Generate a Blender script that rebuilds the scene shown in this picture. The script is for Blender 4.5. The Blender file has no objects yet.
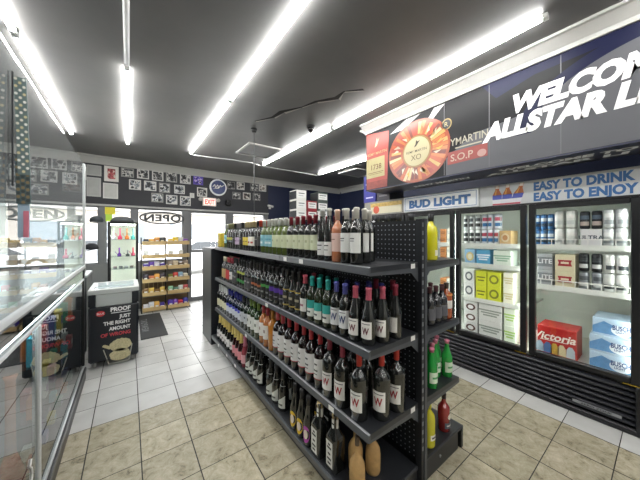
import bpy, math, random
from mathutils import Vector, Matrix
random.seed(7)
S = bpy.context.scene
COL = S.collection
PI = math.pi
EYE = 1.55

# ------------------------------------------------------------------ colours and materials
def lin(h):
    h = h.lstrip('#')
    if len(h) == 3: h = ''.join(q + q for q in h)
    c = [int(h[i:i + 2], 16) / 255 for i in (0, 2, 4)]
    return tuple(x / 12.92 if x <= .04045 else ((x + .055) / 1.055) ** 2.4 for x in c) + (1,)

MATS = {}
def M(col, rough=.5, metal=0., spec=.5, emit=0., noise=0., nscale=20., bump=0., coat=0., trans=0.):
    key = (col, rough, metal, spec, emit, noise, nscale, bump, coat, trans)
    if key in MATS: return MATS[key]
    m = bpy.data.materials.new('paint_' + col.strip('#')); m.use_nodes = True
    nt = m.node_tree; b = nt.nodes['Principled BSDF']
    c = lin(col)
    b.inputs['Base Color'].default_value = c
    b.inputs['Roughness'].default_value = rough
    b.inputs['Metallic'].default_value = metal
    b.inputs['Specular IOR Level'].default_value = spec
    b.inputs['Coat Weight'].default_value = coat
    b.inputs['Transmission Weight'].default_value = trans
    if emit:
        b.inputs['Emission Color'].default_value = c
        b.inputs['Emission Strength'].default_value = emit
    if noise or bump:
        tc = nt.nodes.new('ShaderNodeTexCoord'); n = nt.nodes.new('ShaderNodeTexNoise')
        n.inputs['Scale'].default_value = nscale; n.inputs['Detail'].default_value = 4
        nt.links.new(tc.outputs['Object'], n.inputs['Vector'])
        if noise:
            mx = nt.nodes.new('ShaderNodeMix'); mx.data_type = 'RGBA'
            mx.inputs[6].default_value = tuple(x * (1 - noise) for x in c[:3]) + (1,)
            mx.inputs[7].default_value = tuple(min(1, x * (1 + noise)) for x in c[:3]) + (1,)
            nt.links.new(n.outputs['Fac'], mx.inputs[0]); nt.links.new(mx.outputs[2], b.inputs['Base Color'])
        if bump:
            bp = nt.nodes.new('ShaderNodeBump'); bp.inputs['Strength'].default_value = bump
            bp.inputs['Distance'].default_value = .01
            nt.links.new(n.outputs['Fac'], bp.inputs['Height']); nt.links.new(bp.outputs[0], b.inputs['Normal'])
    MATS[key] = m
    return m

def clear_glass(name, tint='#ffffff', ior=1.5, wave=0., haze=0.):
    m = bpy.data.materials.new(name); m.use_nodes = True
    nt = m.node_tree; nt.nodes.clear()
    o = nt.nodes.new('ShaderNodeOutputMaterial'); mx = nt.nodes.new('ShaderNodeMixShader')
    t = nt.nodes.new('ShaderNodeBsdfTransparent'); g = nt.nodes.new('ShaderNodeBsdfGlossy'); f = nt.nodes.new('ShaderNodeFresnel')
    t.inputs[0].default_value = lin(tint); g.inputs['Roughness'].default_value = .0
    f.inputs['IOR'].default_value = ior
    # both faces of the sheet together: 2R/(1+R), counted once, on the side the light enters
    ge = nt.nodes.new('ShaderNodeNewGeometry')
    def mt_(op, a, b):
        n_ = nt.nodes.new('ShaderNodeMath'); n_.operation = op
        for i_, q_ in enumerate((a, b)):
            if isinstance(q_, (int, float)): n_.inputs[i_].default_value = q_
            else: nt.links.new(q_, n_.inputs[i_])
        return n_.outputs[0]
    fac = mt_('DIVIDE', mt_('MULTIPLY', f.outputs[0], 2.), mt_('ADD', f.outputs[0], 1.))
    nt.links.new(mt_('MULTIPLY', fac, mt_('SUBTRACT', 1., ge.outputs['Backfacing'])), mx.inputs[0]); nt.links.new(t.outputs[0], mx.inputs[1]); nt.links.new(g.outputs[0], mx.inputs[2])
    nt.links.new(mx.outputs[0], o.inputs[0])
    if haze:
        df = nt.nodes.new('ShaderNodeBsdfDiffuse'); df.inputs[0].default_value = (.8, .82, .84, 1); m2 = nt.nodes.new('ShaderNodeMixShader'); m2.inputs[0].default_value = haze
        nt.links.new(mx.outputs[0], m2.inputs[1]); nt.links.new(df.outputs[0], m2.inputs[2]); nt.links.new(m2.outputs[0], o.inputs[0])
    if wave:
        tc = nt.nodes.new('ShaderNodeTexCoord'); n = nt.nodes.new('ShaderNodeTexNoise'); n.inputs['Scale'].default_value = 1.6
        bp = nt.nodes.new('ShaderNodeBump'); bp.inputs['Strength'].default_value = wave; bp.inputs['Distance'].default_value = .01
        nt.links.new(tc.outputs['Object'], n.inputs['Vector']); nt.links.new(n.outputs['Fac'], bp.inputs['Height'])
        nt.links.new(bp.outputs[0], g.inputs['Normal'])
    return m
GLASS = clear_glass('clear_glass')
PLEXI = clear_glass('acrylic_sheet', '#f2f6f6', 1.5, .12, .06)
CASEGLASS = clear_glass('case_glass', '#dfe6e6', 1.52)

BLACKMETAL = M('#222428', .38, .0, .5, noise=.25, nscale=6)
SHELFMETAL = M('#2b2d31', .36, .0, .5, noise=.2, nscale=5)
EDGEMETAL = M('#4b4e52', .33, .0, .5, noise=.15, nscale=8)
ALU = M('#c9cdd0', .3, .45, .5)
WHITE = M('#e9e9e6', .5)
BLACK = M('#0c0d0f', .4)

# ------------------------------------------------------------------ mesh builder
class MB:
    def __init__(s): s.v = []; s.f = []; s.m = []; s.mats = []; s.smooth = []
    def mi(s, mat):
        if mat not in s.mats: s.mats.append(mat)
        return s.mats.index(mat)
    def add(s, vs, fs, mat, smooth=False, T=None):
        k = len(s.v); i = s.mi(mat)
        for p in vs:
            p = Vector(p); s.v.append(tuple(T @ p if T else p))
        for f in fs: s.f.append([k + j for j in f]); s.m.append(i); s.smooth.append(smooth)
        return s
    def box(s, x0, x1, y0, y1, z0, z1, mat, bev=0., T=None):
        if x0 > x1: x0, x1 = x1, x0
        if y0 > y1: y0, y1 = y1, y0
        if z0 > z1: z0, z1 = z1, z0
        if bev <= 0:
            vs = [(x, y, z) for z in (z0, z1) for x, y in ((x0, y0), (x1, y0), (x1, y1), (x0, y1))]
            fs = [(3, 2, 1, 0), (4, 5, 6, 7), (0, 1, 5, 4), (1, 2, 6, 5), (2, 3, 7, 6), (3, 0, 4, 7)]
            return s.add(vs, fs, mat, T=T)
        b = min(bev, (x1 - x0) * .45, (y1 - y0) * .45, (z1 - z0) * .45)
        rings = []
        for z, d in ((z0, b), (z0 + b, 0), (z1 - b, 0), (z1, b)):
            rings.append([(x0 + b + d * .0, y0 + d, z), (x1 - b, y0 + d, z), (x1 - d, y0 + b, z), (x1 - d, y1 - b, z),
                          (x1 - b, y1 - d, z), (x0 + b, y1 - d, z), (x0 + d, y1 - b, z), (x0 + d, y0 + b, z)])
        vs = [p for r in rings for p in r]; fs = [tuple(range(7, -1, -1)), tuple(range(24, 32))]
        for k in range(3):
            for j in range(8): fs.append((k * 8 + j, k * 8 + (j + 1) % 8, k * 8 + 8 + (j + 1) % 8, k * 8 + 8 + j))
        return s.add(vs, fs, mat, T=T)
    def lathe(s, prof, mat, n=18, c=(0, 0, 0), T=None, sq=0.):
        vs = []; fs = []
        for r, z in prof:
            for k in range(n):
                a = 2 * PI * k / n
                rr = r
                if sq:
                    q = max(abs(math.cos(a)), abs(math.sin(a))); rr = r * (1 - sq + sq * min(1 / q, 1.27))
                vs.append((c[0] + rr * math.cos(a), c[1] + rr * math.sin(a), c[2] + z))
        for j in range(len(prof) - 1):
            for k in range(n):
                fs.append((j * n + k, j * n + (k + 1) % n, j * n + n + (k + 1) % n, j * n + n + k))
        fs.append(tuple(range(n - 1, -1, -1))); L = (len(prof) - 1) * n
        fs.append(tuple(range(L, L + n)))
        return s.add(vs, fs, mat, True, T)
    def cyl(s, p0, p1, r, mat, n=10, r1=None):
        p0 = Vector(p0); p1 = Vector(p1); d = (p1 - p0); L = d.length
        T = Matrix.Translation(p0) @ d.to_track_quat('Z', 'Y').to_matrix().to_4x4()
        return s.lathe([(r, 0), (r if r1 is None else r1, L)], mat, n, T=T)
    def tube(s, pts, r, mat, n=8):
        pts = [Vector(p) for p in pts]; vs = []; fs = []
        for i, p in enumerate(pts):
            d = (pts[min(i + 1, len(pts) - 1)] - pts[max(i - 1, 0)]).normalized()
            q = d.to_track_quat('Z', 'Y')
            for k in range(n):
                a = 2 * PI * k / n
                vs.append(p + q @ Vector((r * math.cos(a), r * math.sin(a), 0)))
        for i in range(len(pts) - 1):
            for k in range(n): fs.append((i * n + k, i * n + (k + 1) % n, i * n + n + (k + 1) % n, i * n + n + k))
        fs.append(tuple(range(n - 1, -1, -1))); L = (len(pts) - 1) * n; fs.append(tuple(range(L, L + n)))
        return s.add(vs, fs, mat, True)
    def flat(s, pts, fn, mat):
        return s.add([fn(*p) for p in pts], [tuple(range(len(pts)))], mat)
    def text(s, txt, fn, size, mat, bold=0., slant=0., align='CENTER', space=1., sx=1.):
        vs, fs = text_data(txt, bold, align, space)
        return s.add([fn((x + slant * y) * size * sx, y * size) for x, y in vs], fs, mat)
    def fit(s, txt, fn, x0, x1, y0, cap, mat, bold=.03, slant=0., space=1., ref=None):
        """lettering with capitals cap high whose ref string spans x0..x1"""
        def ink(t):
            v, _ = text_data(t, bold, 'LEFT', space)
            return min(p[0] for p in v), max(p[0] for p in v), min(p[1] for p in v), max(p[1] for p in v)
        a = ink(ref or txt); hv = ink('E'); sy = cap / (hv[3] - hv[2]); sx = (x1 - x0 - slant * cap) / (a[1] - a[0])
        vs, fs = text_data(txt, bold, 'LEFT', space)
        return s.add([fn(x0 + (x - a[0]) * sx + slant * (y - hv[2]) * sy, y0 + (y - hv[2]) * sy) for x, y in vs], fs, mat)
    def arc(s, r, z0, z1, a0, a1, mat, n=10):
        vs = []
        for k in range(n + 1):
            a = a0 + (a1 - a0) * k / n
            for z in (z0, z1): vs.append((-r * math.cos(a), -r * math.sin(a), z))
        return s.add(vs, [(2 * k, 2 * k + 1, 2 * k + 3, 2 * k + 2) for k in range(n)], mat, True)
    def build(s, name, parent=None, loc=None):
        me = bpy.data.meshes.new(name); me.from_pydata(s.v, [], s.f)
        for m in s.mats: me.materials.append(m)
        me.polygons.foreach_set('material_index', s.m); me.polygons.foreach_set('use_smooth', s.smooth)
        me.update()
        o = bpy.data.objects.new(name, me); COL.objects.link(o)
        if parent: o.parent = parent
        if loc: o.location = loc
        return o

TEXTS = {}
def text_data(txt, bold, align, space):
    k = (txt, bold, align, space)
    if k in TEXTS: return TEXTS[k]
    cu = bpy.data.curves.new('lettering', 'FONT'); cu.body = txt; cu.align_x = align; cu.offset = bold
    cu.space_character = space; cu.resolution_u = 3
    o = bpy.data.objects.new('lettering', cu); COL.objects.link(o)
    dg = bpy.context.evaluated_depsgraph_get(); dg.update()
    me = bpy.data.meshes.new_from_object(o.evaluated_get(dg))
    r = ([(v.co.x, v.co.y) for v in me.vertices], [tuple(p.vertices) for p in me.polygons])
    bpy.data.objects.remove(o); bpy.data.curves.remove(cu); bpy.data.meshes.remove(me)
    TEXTS[k] = r
    return r

def tag(o, label, cat, group=None, kind=None):
    o['label'] = label; o['category'] = cat
    if group: o['group'] = group
    if kind: o['kind'] = kind
    return o
def struct(o): o['kind'] = 'structure'; return o
def empty(name, loc, label, cat, group=None, rz=0):
    o = bpy.data.objects.new(name, None); COL.objects.link(o); o.location = loc; o.rotation_euler = (0, 0, rz)
    return tag(o, label, cat, group)
def dup(root, loc, rz=0., label=None, group=None):
    r = root.copy(); COL.objects.link(r); r.location = loc; r.rotation_euler = (0, 0, rz)
    if label: r['label'] = label
    if group: r['group'] = group
    for ch in root.children:
        c = ch.copy(); COL.objects.link(c); c.parent = r
        for g in ch.children:
            d = g.copy(); COL.objects.link(d); d.parent = c
    return r
ONES = 'zeroth first second third fourth fifth sixth seventh eighth ninth tenth eleventh twelfth thirteenth fourteenth fifteenth sixteenth seventeenth eighteenth nineteenth'.split()
def nth(n):
    if n < 20: return ONES[n]
    t = {2: 'twent', 3: 'thirt', 4: 'fort'}[n // 10]
    return t + 'ieth' if n % 10 == 0 else t + 'y-' + ONES[n % 10]

# sight lines from the photograph, used to work out where on a real plane a thing stands
FOC, CX, CY = 258., 320., 235.
TH = math.atan2(191, FOC); SN, CS = math.sin(TH), math.cos(TH)
def yu(u, X):
    r = (u - CX) / FOC
    return X * (-r * SN + CS) / (r * CS + SN)
def xu(u, Y):
    r = (u - CX) / FOC
    return Y * (r * CS + SN) / (-r * SN + CS)

# ------------------------------------------------------------------ camera
cam = bpy.data.cameras.new('camera'); co = bpy.data.objects.new('camera', cam); COL.objects.link(co)
cam.sensor_width = 36; cam.lens = FOC / 640 * 36; cam.shift_y = -5 / 640; cam.clip_start = .02
co.location = (0, 0, EYE); co.rotation_euler = (PI / 2, 0, -TH)
S.camera = co
S.view_settings.view_transform = 'Standard'; S.view_settings.look = 'None'; S.view_settings.gamma = 1
S.view_settings.use_curve_mapping = False; S.view_settings.exposure = EXPOSURE = 0.66

# ------------------------------------------------------------------ world: overcast bright daylight
w = bpy.data.worlds.new('sky'); S.world = w; w.use_nodes = True
bg = w.node_tree.nodes['Background']; bg.inputs[0].default_value = (.97, .985, 1, 1); bg.inputs[1].default_value = 6.0

# ------------------------------------------------------------------ room shell
CEIL = 3.08; WY = 6.6; WL, WR, WB = -2.7, 5.7, -5.2

def floor_mat():
    m = bpy.data.materials.new('floor_tiles'); m.use_nodes = True; nt = m.node_tree; N = nt.nodes; L = nt.links
    b = N['Principled BSDF']
    geo = N.new('ShaderNodeNewGeometry'); sp = N.new('ShaderNodeSeparateXYZ'); L.new(geo.outputs['Position'], sp.inputs[0])
    def math_(op, a, bb=None, c=None):
        n = N.new('ShaderNodeMath'); n.operation = op
        for i, q in enumerate((a, bb, c)):
            if q is None: continue
            if isinstance(q, (int, float)): n.inputs[i].default_value = q
            else: L.new(q, n.inputs[i])
        return n.outputs[0]
    x, y = sp.outputs[0], sp.outputs[1]
    east = math_('GREATER_THAN', x, 1.45)
    strip = math_('GREATER_THAN', x, 2.885)
    gx = math_('DIVIDE', math_('SUBTRACT', x, .069 - 3.1250), .3125)
    # row phase differs between the two aisles
    ph = math_('MULTIPLY_ADD', east, .525 - .287 + .0, .287)
    gy = math_('DIVIDE', math_('ADD', math_('SUBTRACT', y, ph), 31.), math_('MULTIPLY_ADD', east, .003, .31))
    gy = math_('DIVIDE', math_('ADD', math_('SUBTRACT', y, math_('MULTIPLY_ADD', east, .525 - .282, .282)), 3.1), .31)
    fx = math_('FRACT', gx); fy = math_('FRACT', gy)
    dx = math_('ABSOLUTE', math_('SUBTRACT', fx, .5)); dy = math_('ABSOLUTE', math_('SUBTRACT', fy, .5))
    grout = math_('MAXIMUM', math_('GREATER_THAN', dx, .5 - .0115), math_('GREATER_THAN', dy, .5 - .009))
    cell = N.new('ShaderNodeCombineXYZ'); L.new(math_('FLOOR', gx), cell.inputs[0]); L.new(math_('FLOOR', gy), cell.inputs[1])
    wn = N.new('ShaderNodeTexWhiteNoise'); L.new(cell.outputs[0], wn.inputs['Vector'])
    sc = N.new('ShaderNodeVectorMath'); sc.operation = 'MULTIPLY_ADD'
    L.new(wn.outputs['Color'], sc.inputs[0]); sc.inputs[1].default_value = (9, 9, 9); L.new(geo.outputs['Position'], sc.inputs[2])
    n1 = N.new('ShaderNodeTexNoise'); n1.inputs['Scale'].default_value = 13; n1.inputs['Detail'].default_value = 10; n1.inputs['Roughness'].default_value = .78
    n1.inputs['Distortion'].default_value = .5; L.new(sc.outputs[0], n1.inputs['Vector'])
    r1 = N.new('ShaderNodeValToRGB'); L.new(n1.outputs['Fac'], r1.inputs[0])
    e = r1.color_ramp.elements; e[0].position = .33; e[0].color = lin('#645c4a'); e[1].position = .68; e[1].color = lin('#cdc5b0')
    k = e.new(.44); k.color = lin('#a89f86'); k = e.new(.55); k.color = lin('#b8b09a')
    n2 = N.new('ShaderNodeTexNoise'); n2.inputs['Scale'].default_value = 4; n2.inputs['Detail'].default_value = 5; L.new(sc.outputs[0], n2.inputs['Vector'])
    r2 = N.new('ShaderNodeValToRGB'); L.new(n2.outputs['Fac'], r2.inputs[0])
    e = r2.color_ramp.elements; e[0].position = .3; e[0].color = lin('#bfbfbd'); e[1].position = .7; e[1].color = lin('#d2d2d0')
    pale = math_('MAXIMUM', math_('MULTIPLY', math_('GREATER_THAN', y, 2.762), math_('SUBTRACT', 1, east)), strip)
    mx = N.new('ShaderNodeMix'); mx.data_type = 'RGBA'; L.new(pale, mx.inputs[0]); L.new(r1.outputs[0], mx.inputs[6]); L.new(r2.outputs[0], mx.inputs[7])
    var = N.new('ShaderNodeMix'); var.data_type = 'RGBA'; var.blend_type = 'MULTIPLY'; var.inputs[0].default_value = 1
    tone = math_('MULTIPLY_ADD', wn.outputs['Value'], .16, .88)
    cb = N.new('ShaderNodeCombineColor'); [L.new(tone, cb.inputs[i]) for i in range(3)]
    L.new(mx.outputs[2], var.inputs[6]); L.new(cb.outputs[0], var.inputs[7])
    g = N.new('ShaderNodeMix'); g.data_type = 'RGBA'; L.new(grout, g.inputs[0]); L.new(var.outputs[2], g.inputs[6]); g.inputs[7].default_value = lin('#34332f')
    L.new(g.outputs[2], b.inputs['Base Color'])
    L.new(math_('MULTIPLY_ADD', grout, .4, .33), b.inputs['Roughness'])
    bp = N.new('ShaderNodeBump'); bp.inputs['Strength'].default_value = .25; bp.inputs['Distance'].default_value = .002
    L.new(math_('SUBTRACT', n1.outputs['Fac'], math_('MULTIPLY', grout, 1.5)), bp.inputs['Height']); L.new(bp.outputs[0], b.inputs['Normal'])
    return m

def ceiling_mat():
    m = bpy.data.materials.new('ceiling_paint'); m.use_nodes = True; nt = m.node_tree; N = nt.nodes; L = nt.links
    b = N['Principled BSDF']; geo = N.new('ShaderNodeNewGeometry')
    n = N.new('ShaderNodeTexNoise'); n.inputs['Scale'].default_value = 1.1; n.inputs['Detail'].default_value = 7; L.new(geo.outputs['Position'], n.inputs['Vector'])
    r = N.new('ShaderNodeValToRGB'); L.new(n.outputs['Fac'], r.inputs[0]); e = r.color_ramp.elements
    e[0].position = .35; e[0].color = lin('#5a5a5a'); e[1].position = .68; e[1].color = lin('#6b6a69')
    v = N.new('ShaderNodeTexNoise'); v.inputs['Scale'].default_value = 2.3; v.inputs['Detail'].default_value = 9; v.inputs['Roughness'].default_value = .8; L.new(geo.outputs['Position'], v.inputs['Vector'])
    r2 = N.new('ShaderNodeValToRGB'); L.new(v.outputs['Fac'], r2.inputs[0]); e = r2.color_ramp.elements
    e[0].position = .27; e[0].color = (.45, .45, .45, 1); e[1].position = .36; e[1].color = (1, 1, 1, 1)
    mu = N.new('ShaderNodeMix'); mu.data_type = 'RGBA'; mu.blend_type = 'MULTIPLY'; mu.inputs[0].default_value = 1
    L.new(r.outputs[0], mu.inputs[6]); L.new(r2.outputs[0], mu.inputs[7]); L.new(mu.outputs[2], b.inputs['Base Color'])
    b.inputs['Roughness'].default_value = .42; b.inputs['Specular IOR Level'].default_value = .5
    return m

mb = MB().box(WL - .15, WR + .15, WB - .15, WY + .15, -.15, 0, floor_mat()); struct(mb.build('floor'))
mb = MB().box(WL - .15, WR + .15, WB - .15, WY + .15, CEIL, CEIL + .15, ceiling_mat()); ceil_ = struct(mb.build('ceiling'))
ck = MB()
pts_ = [(1.36, 3.3), (1.5, 3.05), (1.52, 2.85), (1.66, 2.6), (1.72, 2.4), (1.86, 2.2), (1.84, 2.05), (1.98, 1.9)]
for i_, (a_, b_) in enumerate(zip(pts_, pts_[1:])):
    w1_, w2_ = .008 + .012 * (i_ % 3), .008 + .012 * ((i_ + 1) % 3)
    ck.add([(a_[0] - w1_, a_[1], CEIL - .002), (a_[0] + w1_, a_[1] + .01, CEIL - .002), (b_[0] + w2_, b_[1] + .01, CEIL - .002), (b_[0] - w2_, b_[1], CEIL - .002)], [(0, 1, 2, 3)], M('#1c1b1a', .8, noise=.5, nscale=40))
    ck.add([(a_[0] + w1_, a_[1], CEIL - .003), (a_[0] + w1_ * 2.2, a_[1] + .02, CEIL - .003), (b_[0] + w2_ * 1.4, b_[1] + .02, CEIL - .003)], [(0, 1, 2)], M('#a9a59c', .8))
ck.build('paint_crack', ceil_)
WALLM = M('#2f3036', .6, noise=.12, nscale=3)
NAVY = M('#1b2440', .55, noise=.1, nscale=3)
struct(MB().box(WL - .15, WL, WB - .15, WY + .15, 0, CEIL, WALLM).build('wall_left'))
struct(MB().box(WR, WR + .15, WB - .15, WY + .15, 0, CEIL, NAVY).build('wall_right'))
struct(MB().box(WL, WR, WB - .15, WB, 0, CEIL, M('#b9b9b6', .6, noise=.1, nscale=3)).build('wall_back'))
# far wall: band above the glazing, knee walls, mullions
GREYFRAME = M('#6d6f72', .45, noise=.1)
SILL, HEAD = .98, 2.12
mb = MB()
mb.box(WL, 3.1, WY, WY + .15, HEAD, CEIL, WALLM)
mb.box(3.1, WR, WY, WY + .15, 0, CEIL, NAVY)
KNEE = M('#77787a', .6)
for a, bq in ((WL, 1.004), (2.129, 3.1)): mb.box(a, bq, WY, WY + .15, 0, SILL, KNEE)
for a, bq in ((-.47, -.38), (.05, .134), (1.004, 1.124), (2.004, 2.129), (3.005, 3.1), (-1.62, -1.52), (WL, WL + .08)):
    mb.box(a, bq, WY, WY + .15, SILL if a < 1 or a > 2.1 else 0, HEAD, GREYFRAME)
struct(mb.build('wall_far'))
for k, (a, bq) in enumerate(((WL + .08, -1.62), (-1.52, -.47), (-.38, .05), (.134, 1.004), (2.129, 3.005))):
    fr = MB()
    for q in ((a, a + .025, SILL, HEAD), (bq - .025, bq, SILL, HEAD), (a + .025, bq - .025, SILL, SILL + .03), (a + .025, bq - .025, HEAD - .03, HEAD)):
        fr.box(q[0], q[1], WY + .04, WY + .1, q[2], q[3], GREYFRAME)
    f = struct(fr.build('window_%d' % (k + 1)))
    MB().box(a + .02, bq - .02, WY + .066, WY + .072, SILL + .02, HEAD - .02, GLASS).build('pane', f)
# entrance door
d = MB(); a, bq = 1.124, 2.004
for q in ((a, a + .05, .0, HEAD), (bq - .05, bq, .0, HEAD), (a + .05, bq - .05, 0, .1), (a + .05, bq - .05, HEAD - .05, HEAD), (a + .05, bq - .05, 1.14, 1.2)):
    d.box(q[0], q[1], WY + .03, WY + .09, q[2], q[3], GREYFRAME)
d = struct(d.build('door_1'))
MB().box(a + .04, bq - .04, WY + .056, WY + .063, .09, HEAD - .04, GLASS).build('pane', d)
MB().box(a + .06, a + .085, WY - .03, WY - .005, .85, 1.12, ALU, .006).box(a + .065, a + .08, WY - .005, WY + .04, .88, .9, ALU).box(a + .065, a + .08, WY - .005, WY + .04, 1.07, 1.09, ALU).build('pull_handle', d)
# crown mouldings
CROWN = M('#b4b4b1', .5)
def crown_y(x0, x1, y, sgn, name):
    prof = [(0, 0), (.025, 0), (.035, .03), (.09, .11), (.11, .12), (.11, .15), (0, .15)]
    vs = [(x, y - sgn * p, CEIL - .15 + z) for x in (x0, x1) for p, z in prof]; n = len(prof)
    fs = [tuple(range(n)), tuple(range(2 * n - 1, n - 1, -1))] + [(i, (i + 1) % n, n + (i + 1) % n, n + i) for i in range(n)]
    return struct(MB().add(vs, fs, CROWN).build(name))
def crown_x(y0, y1, x, sgn, name, zt=CEIL, h=.15, d=.11):
    prof = [(0, 0), (.22, 0), (.3, .2), (.8, .72), (1, .8), (1, 1), (0, 1)]
    vs = [(x - sgn * p * d, y, zt - h + z * h) for y in (y0, y1) for p, z in prof]; n = len(prof)
    fs = [tuple(range(n)), tuple(range(2 * n - 1, n - 1, -1))] + [(i, (i + 1) % n, n + (i + 1) % n, n + i) for i in range(n)]
    return struct(MB().add(vs, fs, CROWN).build(name))
crown_y(WL, WR, WY, 1, 'trim_1'); crown_x(WB, WY - .11, WR, 1, 'trim_2')
# white raceway along the window heads
struct(MB().box(WL, 3.1, WY - .03, WY, HEAD + .0, HEAD + .035, M('#a9aaa8', .5)).build('trim_3'))

# ------------------------------------------------------------------ outside
ASPH = M('#b9b8b4', .8, noise=.1, nscale=2)
struct(MB().box(-30, 40, WY + .15, 45, -.2, -.1, ASPH).build('ground_outside'))
struct(MB().box(-6, 12, WY + .15, WY + 2.1, -.1, -.03, M('#c9c8c4', .8, noise=.08, nscale=3)).build('path_outside'))
b_ = empty('shop_building', (4, 36, -.1), 'long low pale building across the parking lot, behind the windows', 'building')
q = MB().box(-26, 30, 0, 8, 0, 4.2, M('#b5afa6', .8)); q.build('wall', b_)
MB().box(-26.5, 30.5, -1.2, 8, 4.2, 5.0, M('#8d8a86', .8)).build('roof', b_)
for k in range(9): MB().box(-24 + k * 6, -20.5 + k * 6, -.05, .02, .7, 3, M('#6b7379', .2)).build('window', b_)
def car(loc, rz, col, label):
    r = empty('parked_car', loc, label, 'car', None, rz)
    pr = [(-2.2, .35), (-2.25, .7), (-2.1, .95), (-1.2, 1.02), (-.55, 1.42), (.9, 1.45), (1.75, 1.02), (2.2, .95), (2.25, .5), (2.2, .32)]
    n = len(pr); bod = MB(); P = M(col, .25, coat=.6)
    vs = []
    for yy, sh in ((-.88, 0), (-.8, 1), (.8, 1), (.88, 0)):
        for x, z in pr: vs.append((x * (.97 if sh else 1), yy * (.84 if z > 1.2 else 1), z + (.0 if not sh else .03 if z > .6 else 0)))
    fs = [tuple(range(n - 1, -1, -1)), tuple(range(3 * n, 4 * n))]
    for j in range(3):
        for i in range(n): fs.append((j * n + i, j * n + (i + 1) % n, j * n + n + (i + 1) % n, j * n + n + i))
    bod.add(vs, fs, P).build('body', r)
    g = MB(); G = M('#20262b', .1)
    for sgn in (-1, 1):
        g.add([(-1.0, sgn * .88, 1.05), (1.45, sgn * .88, 1.05), (.8, sgn * .765, 1.38), (-.45, sgn * .765, 1.36)], [(0, 1, 2, 3)], G)
    g.add([(-1.17, -.72, 1.06), (-1.17, .72, 1.06), (-.6, .64, 1.4), (-.6, -.64, 1.4)], [(0, 1, 2, 3)], G).build('windows', r)
    for x in (-1.35, 1.35):
        for sgn in (-1, 1):
            MB().cyl((x, sgn * .72, .33), (x, sgn * .93, .33), .33, M('#151515', .8), 20).cyl((x, sgn * .9, .33), (x, sgn * .94, .33), .2, ALU, 16).build('wheel', r)
car((2.6, 12.6, -.1), .15, '#d9dbdc', 'white car parked outside beyond the glass entrance door')
car((-2.0, 17.5, -.1), .1, '#8c9094', 'grey car parked outside beyond the window with the oval sign')
car((-6.0, 13.2, -.1), .2, '#9c4a41', 'dull red car parked outside past the window behind the counter')

# ------------------------------------------------------------------ ceiling lights
HOUS = M('#d4d6d6', .45)
def tube_mat():
    return M('#fdfcf8', .4, emit=42.)
LIT = tube_mat(); UNLIT = M('#d9dcdd', .35)
def tube_light(x, y0, y1, lit, label):
    x *= 1.0234; y0 *= 1.0234; y1 = y1 * 1.0234 - .003
    r = empty('tube_light', (x, (y0 + y1) / 2, CEIL - .04), label, 'ceiling light', 'tube lights')
    h = (y1 - y0) / 2
    MB().box(-.014, .014, -h, h, .024, .04, HOUS, .003).build('housing', r)
    t = MB()
    t.lathe([(.017, -h + .03), (.0195, -h + .04), (.0195, h - .04), (.017, h - .03)], LIT if lit else UNLIT, 10, T=Matrix.Translation((0, 0, .019)) @ Matrix.Rotation(-PI / 2, 4, 'X'))
    t.build('tube', r)
    for s_ in (-1, 1): MB().box(-.019, .019, s_ * (h - .028), s_ * h, -.002, .03, HOUS).build('end_socket', r)
for a in ((-.015, 2.83, 5.18, 1, 'lit tube light in the row over the mat and door aisle, far one'),
          (-.015, .45, 2.81, 0, 'unlit tube light in the row with one dark tube'),
          (.89, 2.86, 5.12, 1, 'lit tube light over the wine shelves, end toward the windows'),
          (.89, .5, 2.84, 1, 'lit tube light over the wine shelves aisle, overhead near end'),
          (2.26, 2.77, 5.05, 1, 'lit tube light beside the hanging sign row, far one past the dome camera'),
          (2.26, .48, 2.75, 1, 'lit tube light running alongside the big shop sign'),
          (3.7, 2.72, 5.05, 1, 'lit tube light beyond the end of the big sign'),
          (-.67, 2.84, 5.16, 1, 'lit tube light above the counter guard, end toward the windows'),
          (-.67, .46, 2.82, 1, 'lit tube light above the counter guard, near end'),
          (-.67, -2.3, .0, 1, 'added unseen tube light above the counter behind the viewer'),  # tubes behind the viewer are unseen, added to help light the room
          (.89, -2.2, .1, 1, 'added unseen tube light over the shelf aisle behind the viewer'),
          (2.26, -2.2, .1, 1, 'added unseen tube light by the sign behind the viewer'),
          (-.67, -4.9, -2.5, 1, 'added unseen tube light above the counter, deepest in the store'),  # deepest tubes also unseen, added to brighten faces turned toward the viewer
          (.89, -4.9, -2.5, 1, 'added unseen tube light over the shelf aisle, deepest in the store'),
          (2.26, -4.9, -2.5, 1, 'added unseen tube light past the sign, deepest in the store'),
          (3.7, -4.9, -2.5, 1, 'added unseen tube light near the cooler wall, deepest in the store')):
    tube_light(*a)
tag(MB().tube([(.92, 5.26, CEIL - .04), (1.2, 5.2, CEIL - .05), (1.6, 5.02, CEIL - .075), (2.0, 5.05, CEIL - .06), (2.4, 5.3, CEIL - .02), (3.0, 5.25, CEIL - .03), (3.78, 5.2, CEIL - .05)], .008, M('#c4c6c6', .5)).build('ceiling_wire'),
    'thin white wire strung across the ceiling between two tube lights', 'wire')
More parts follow.
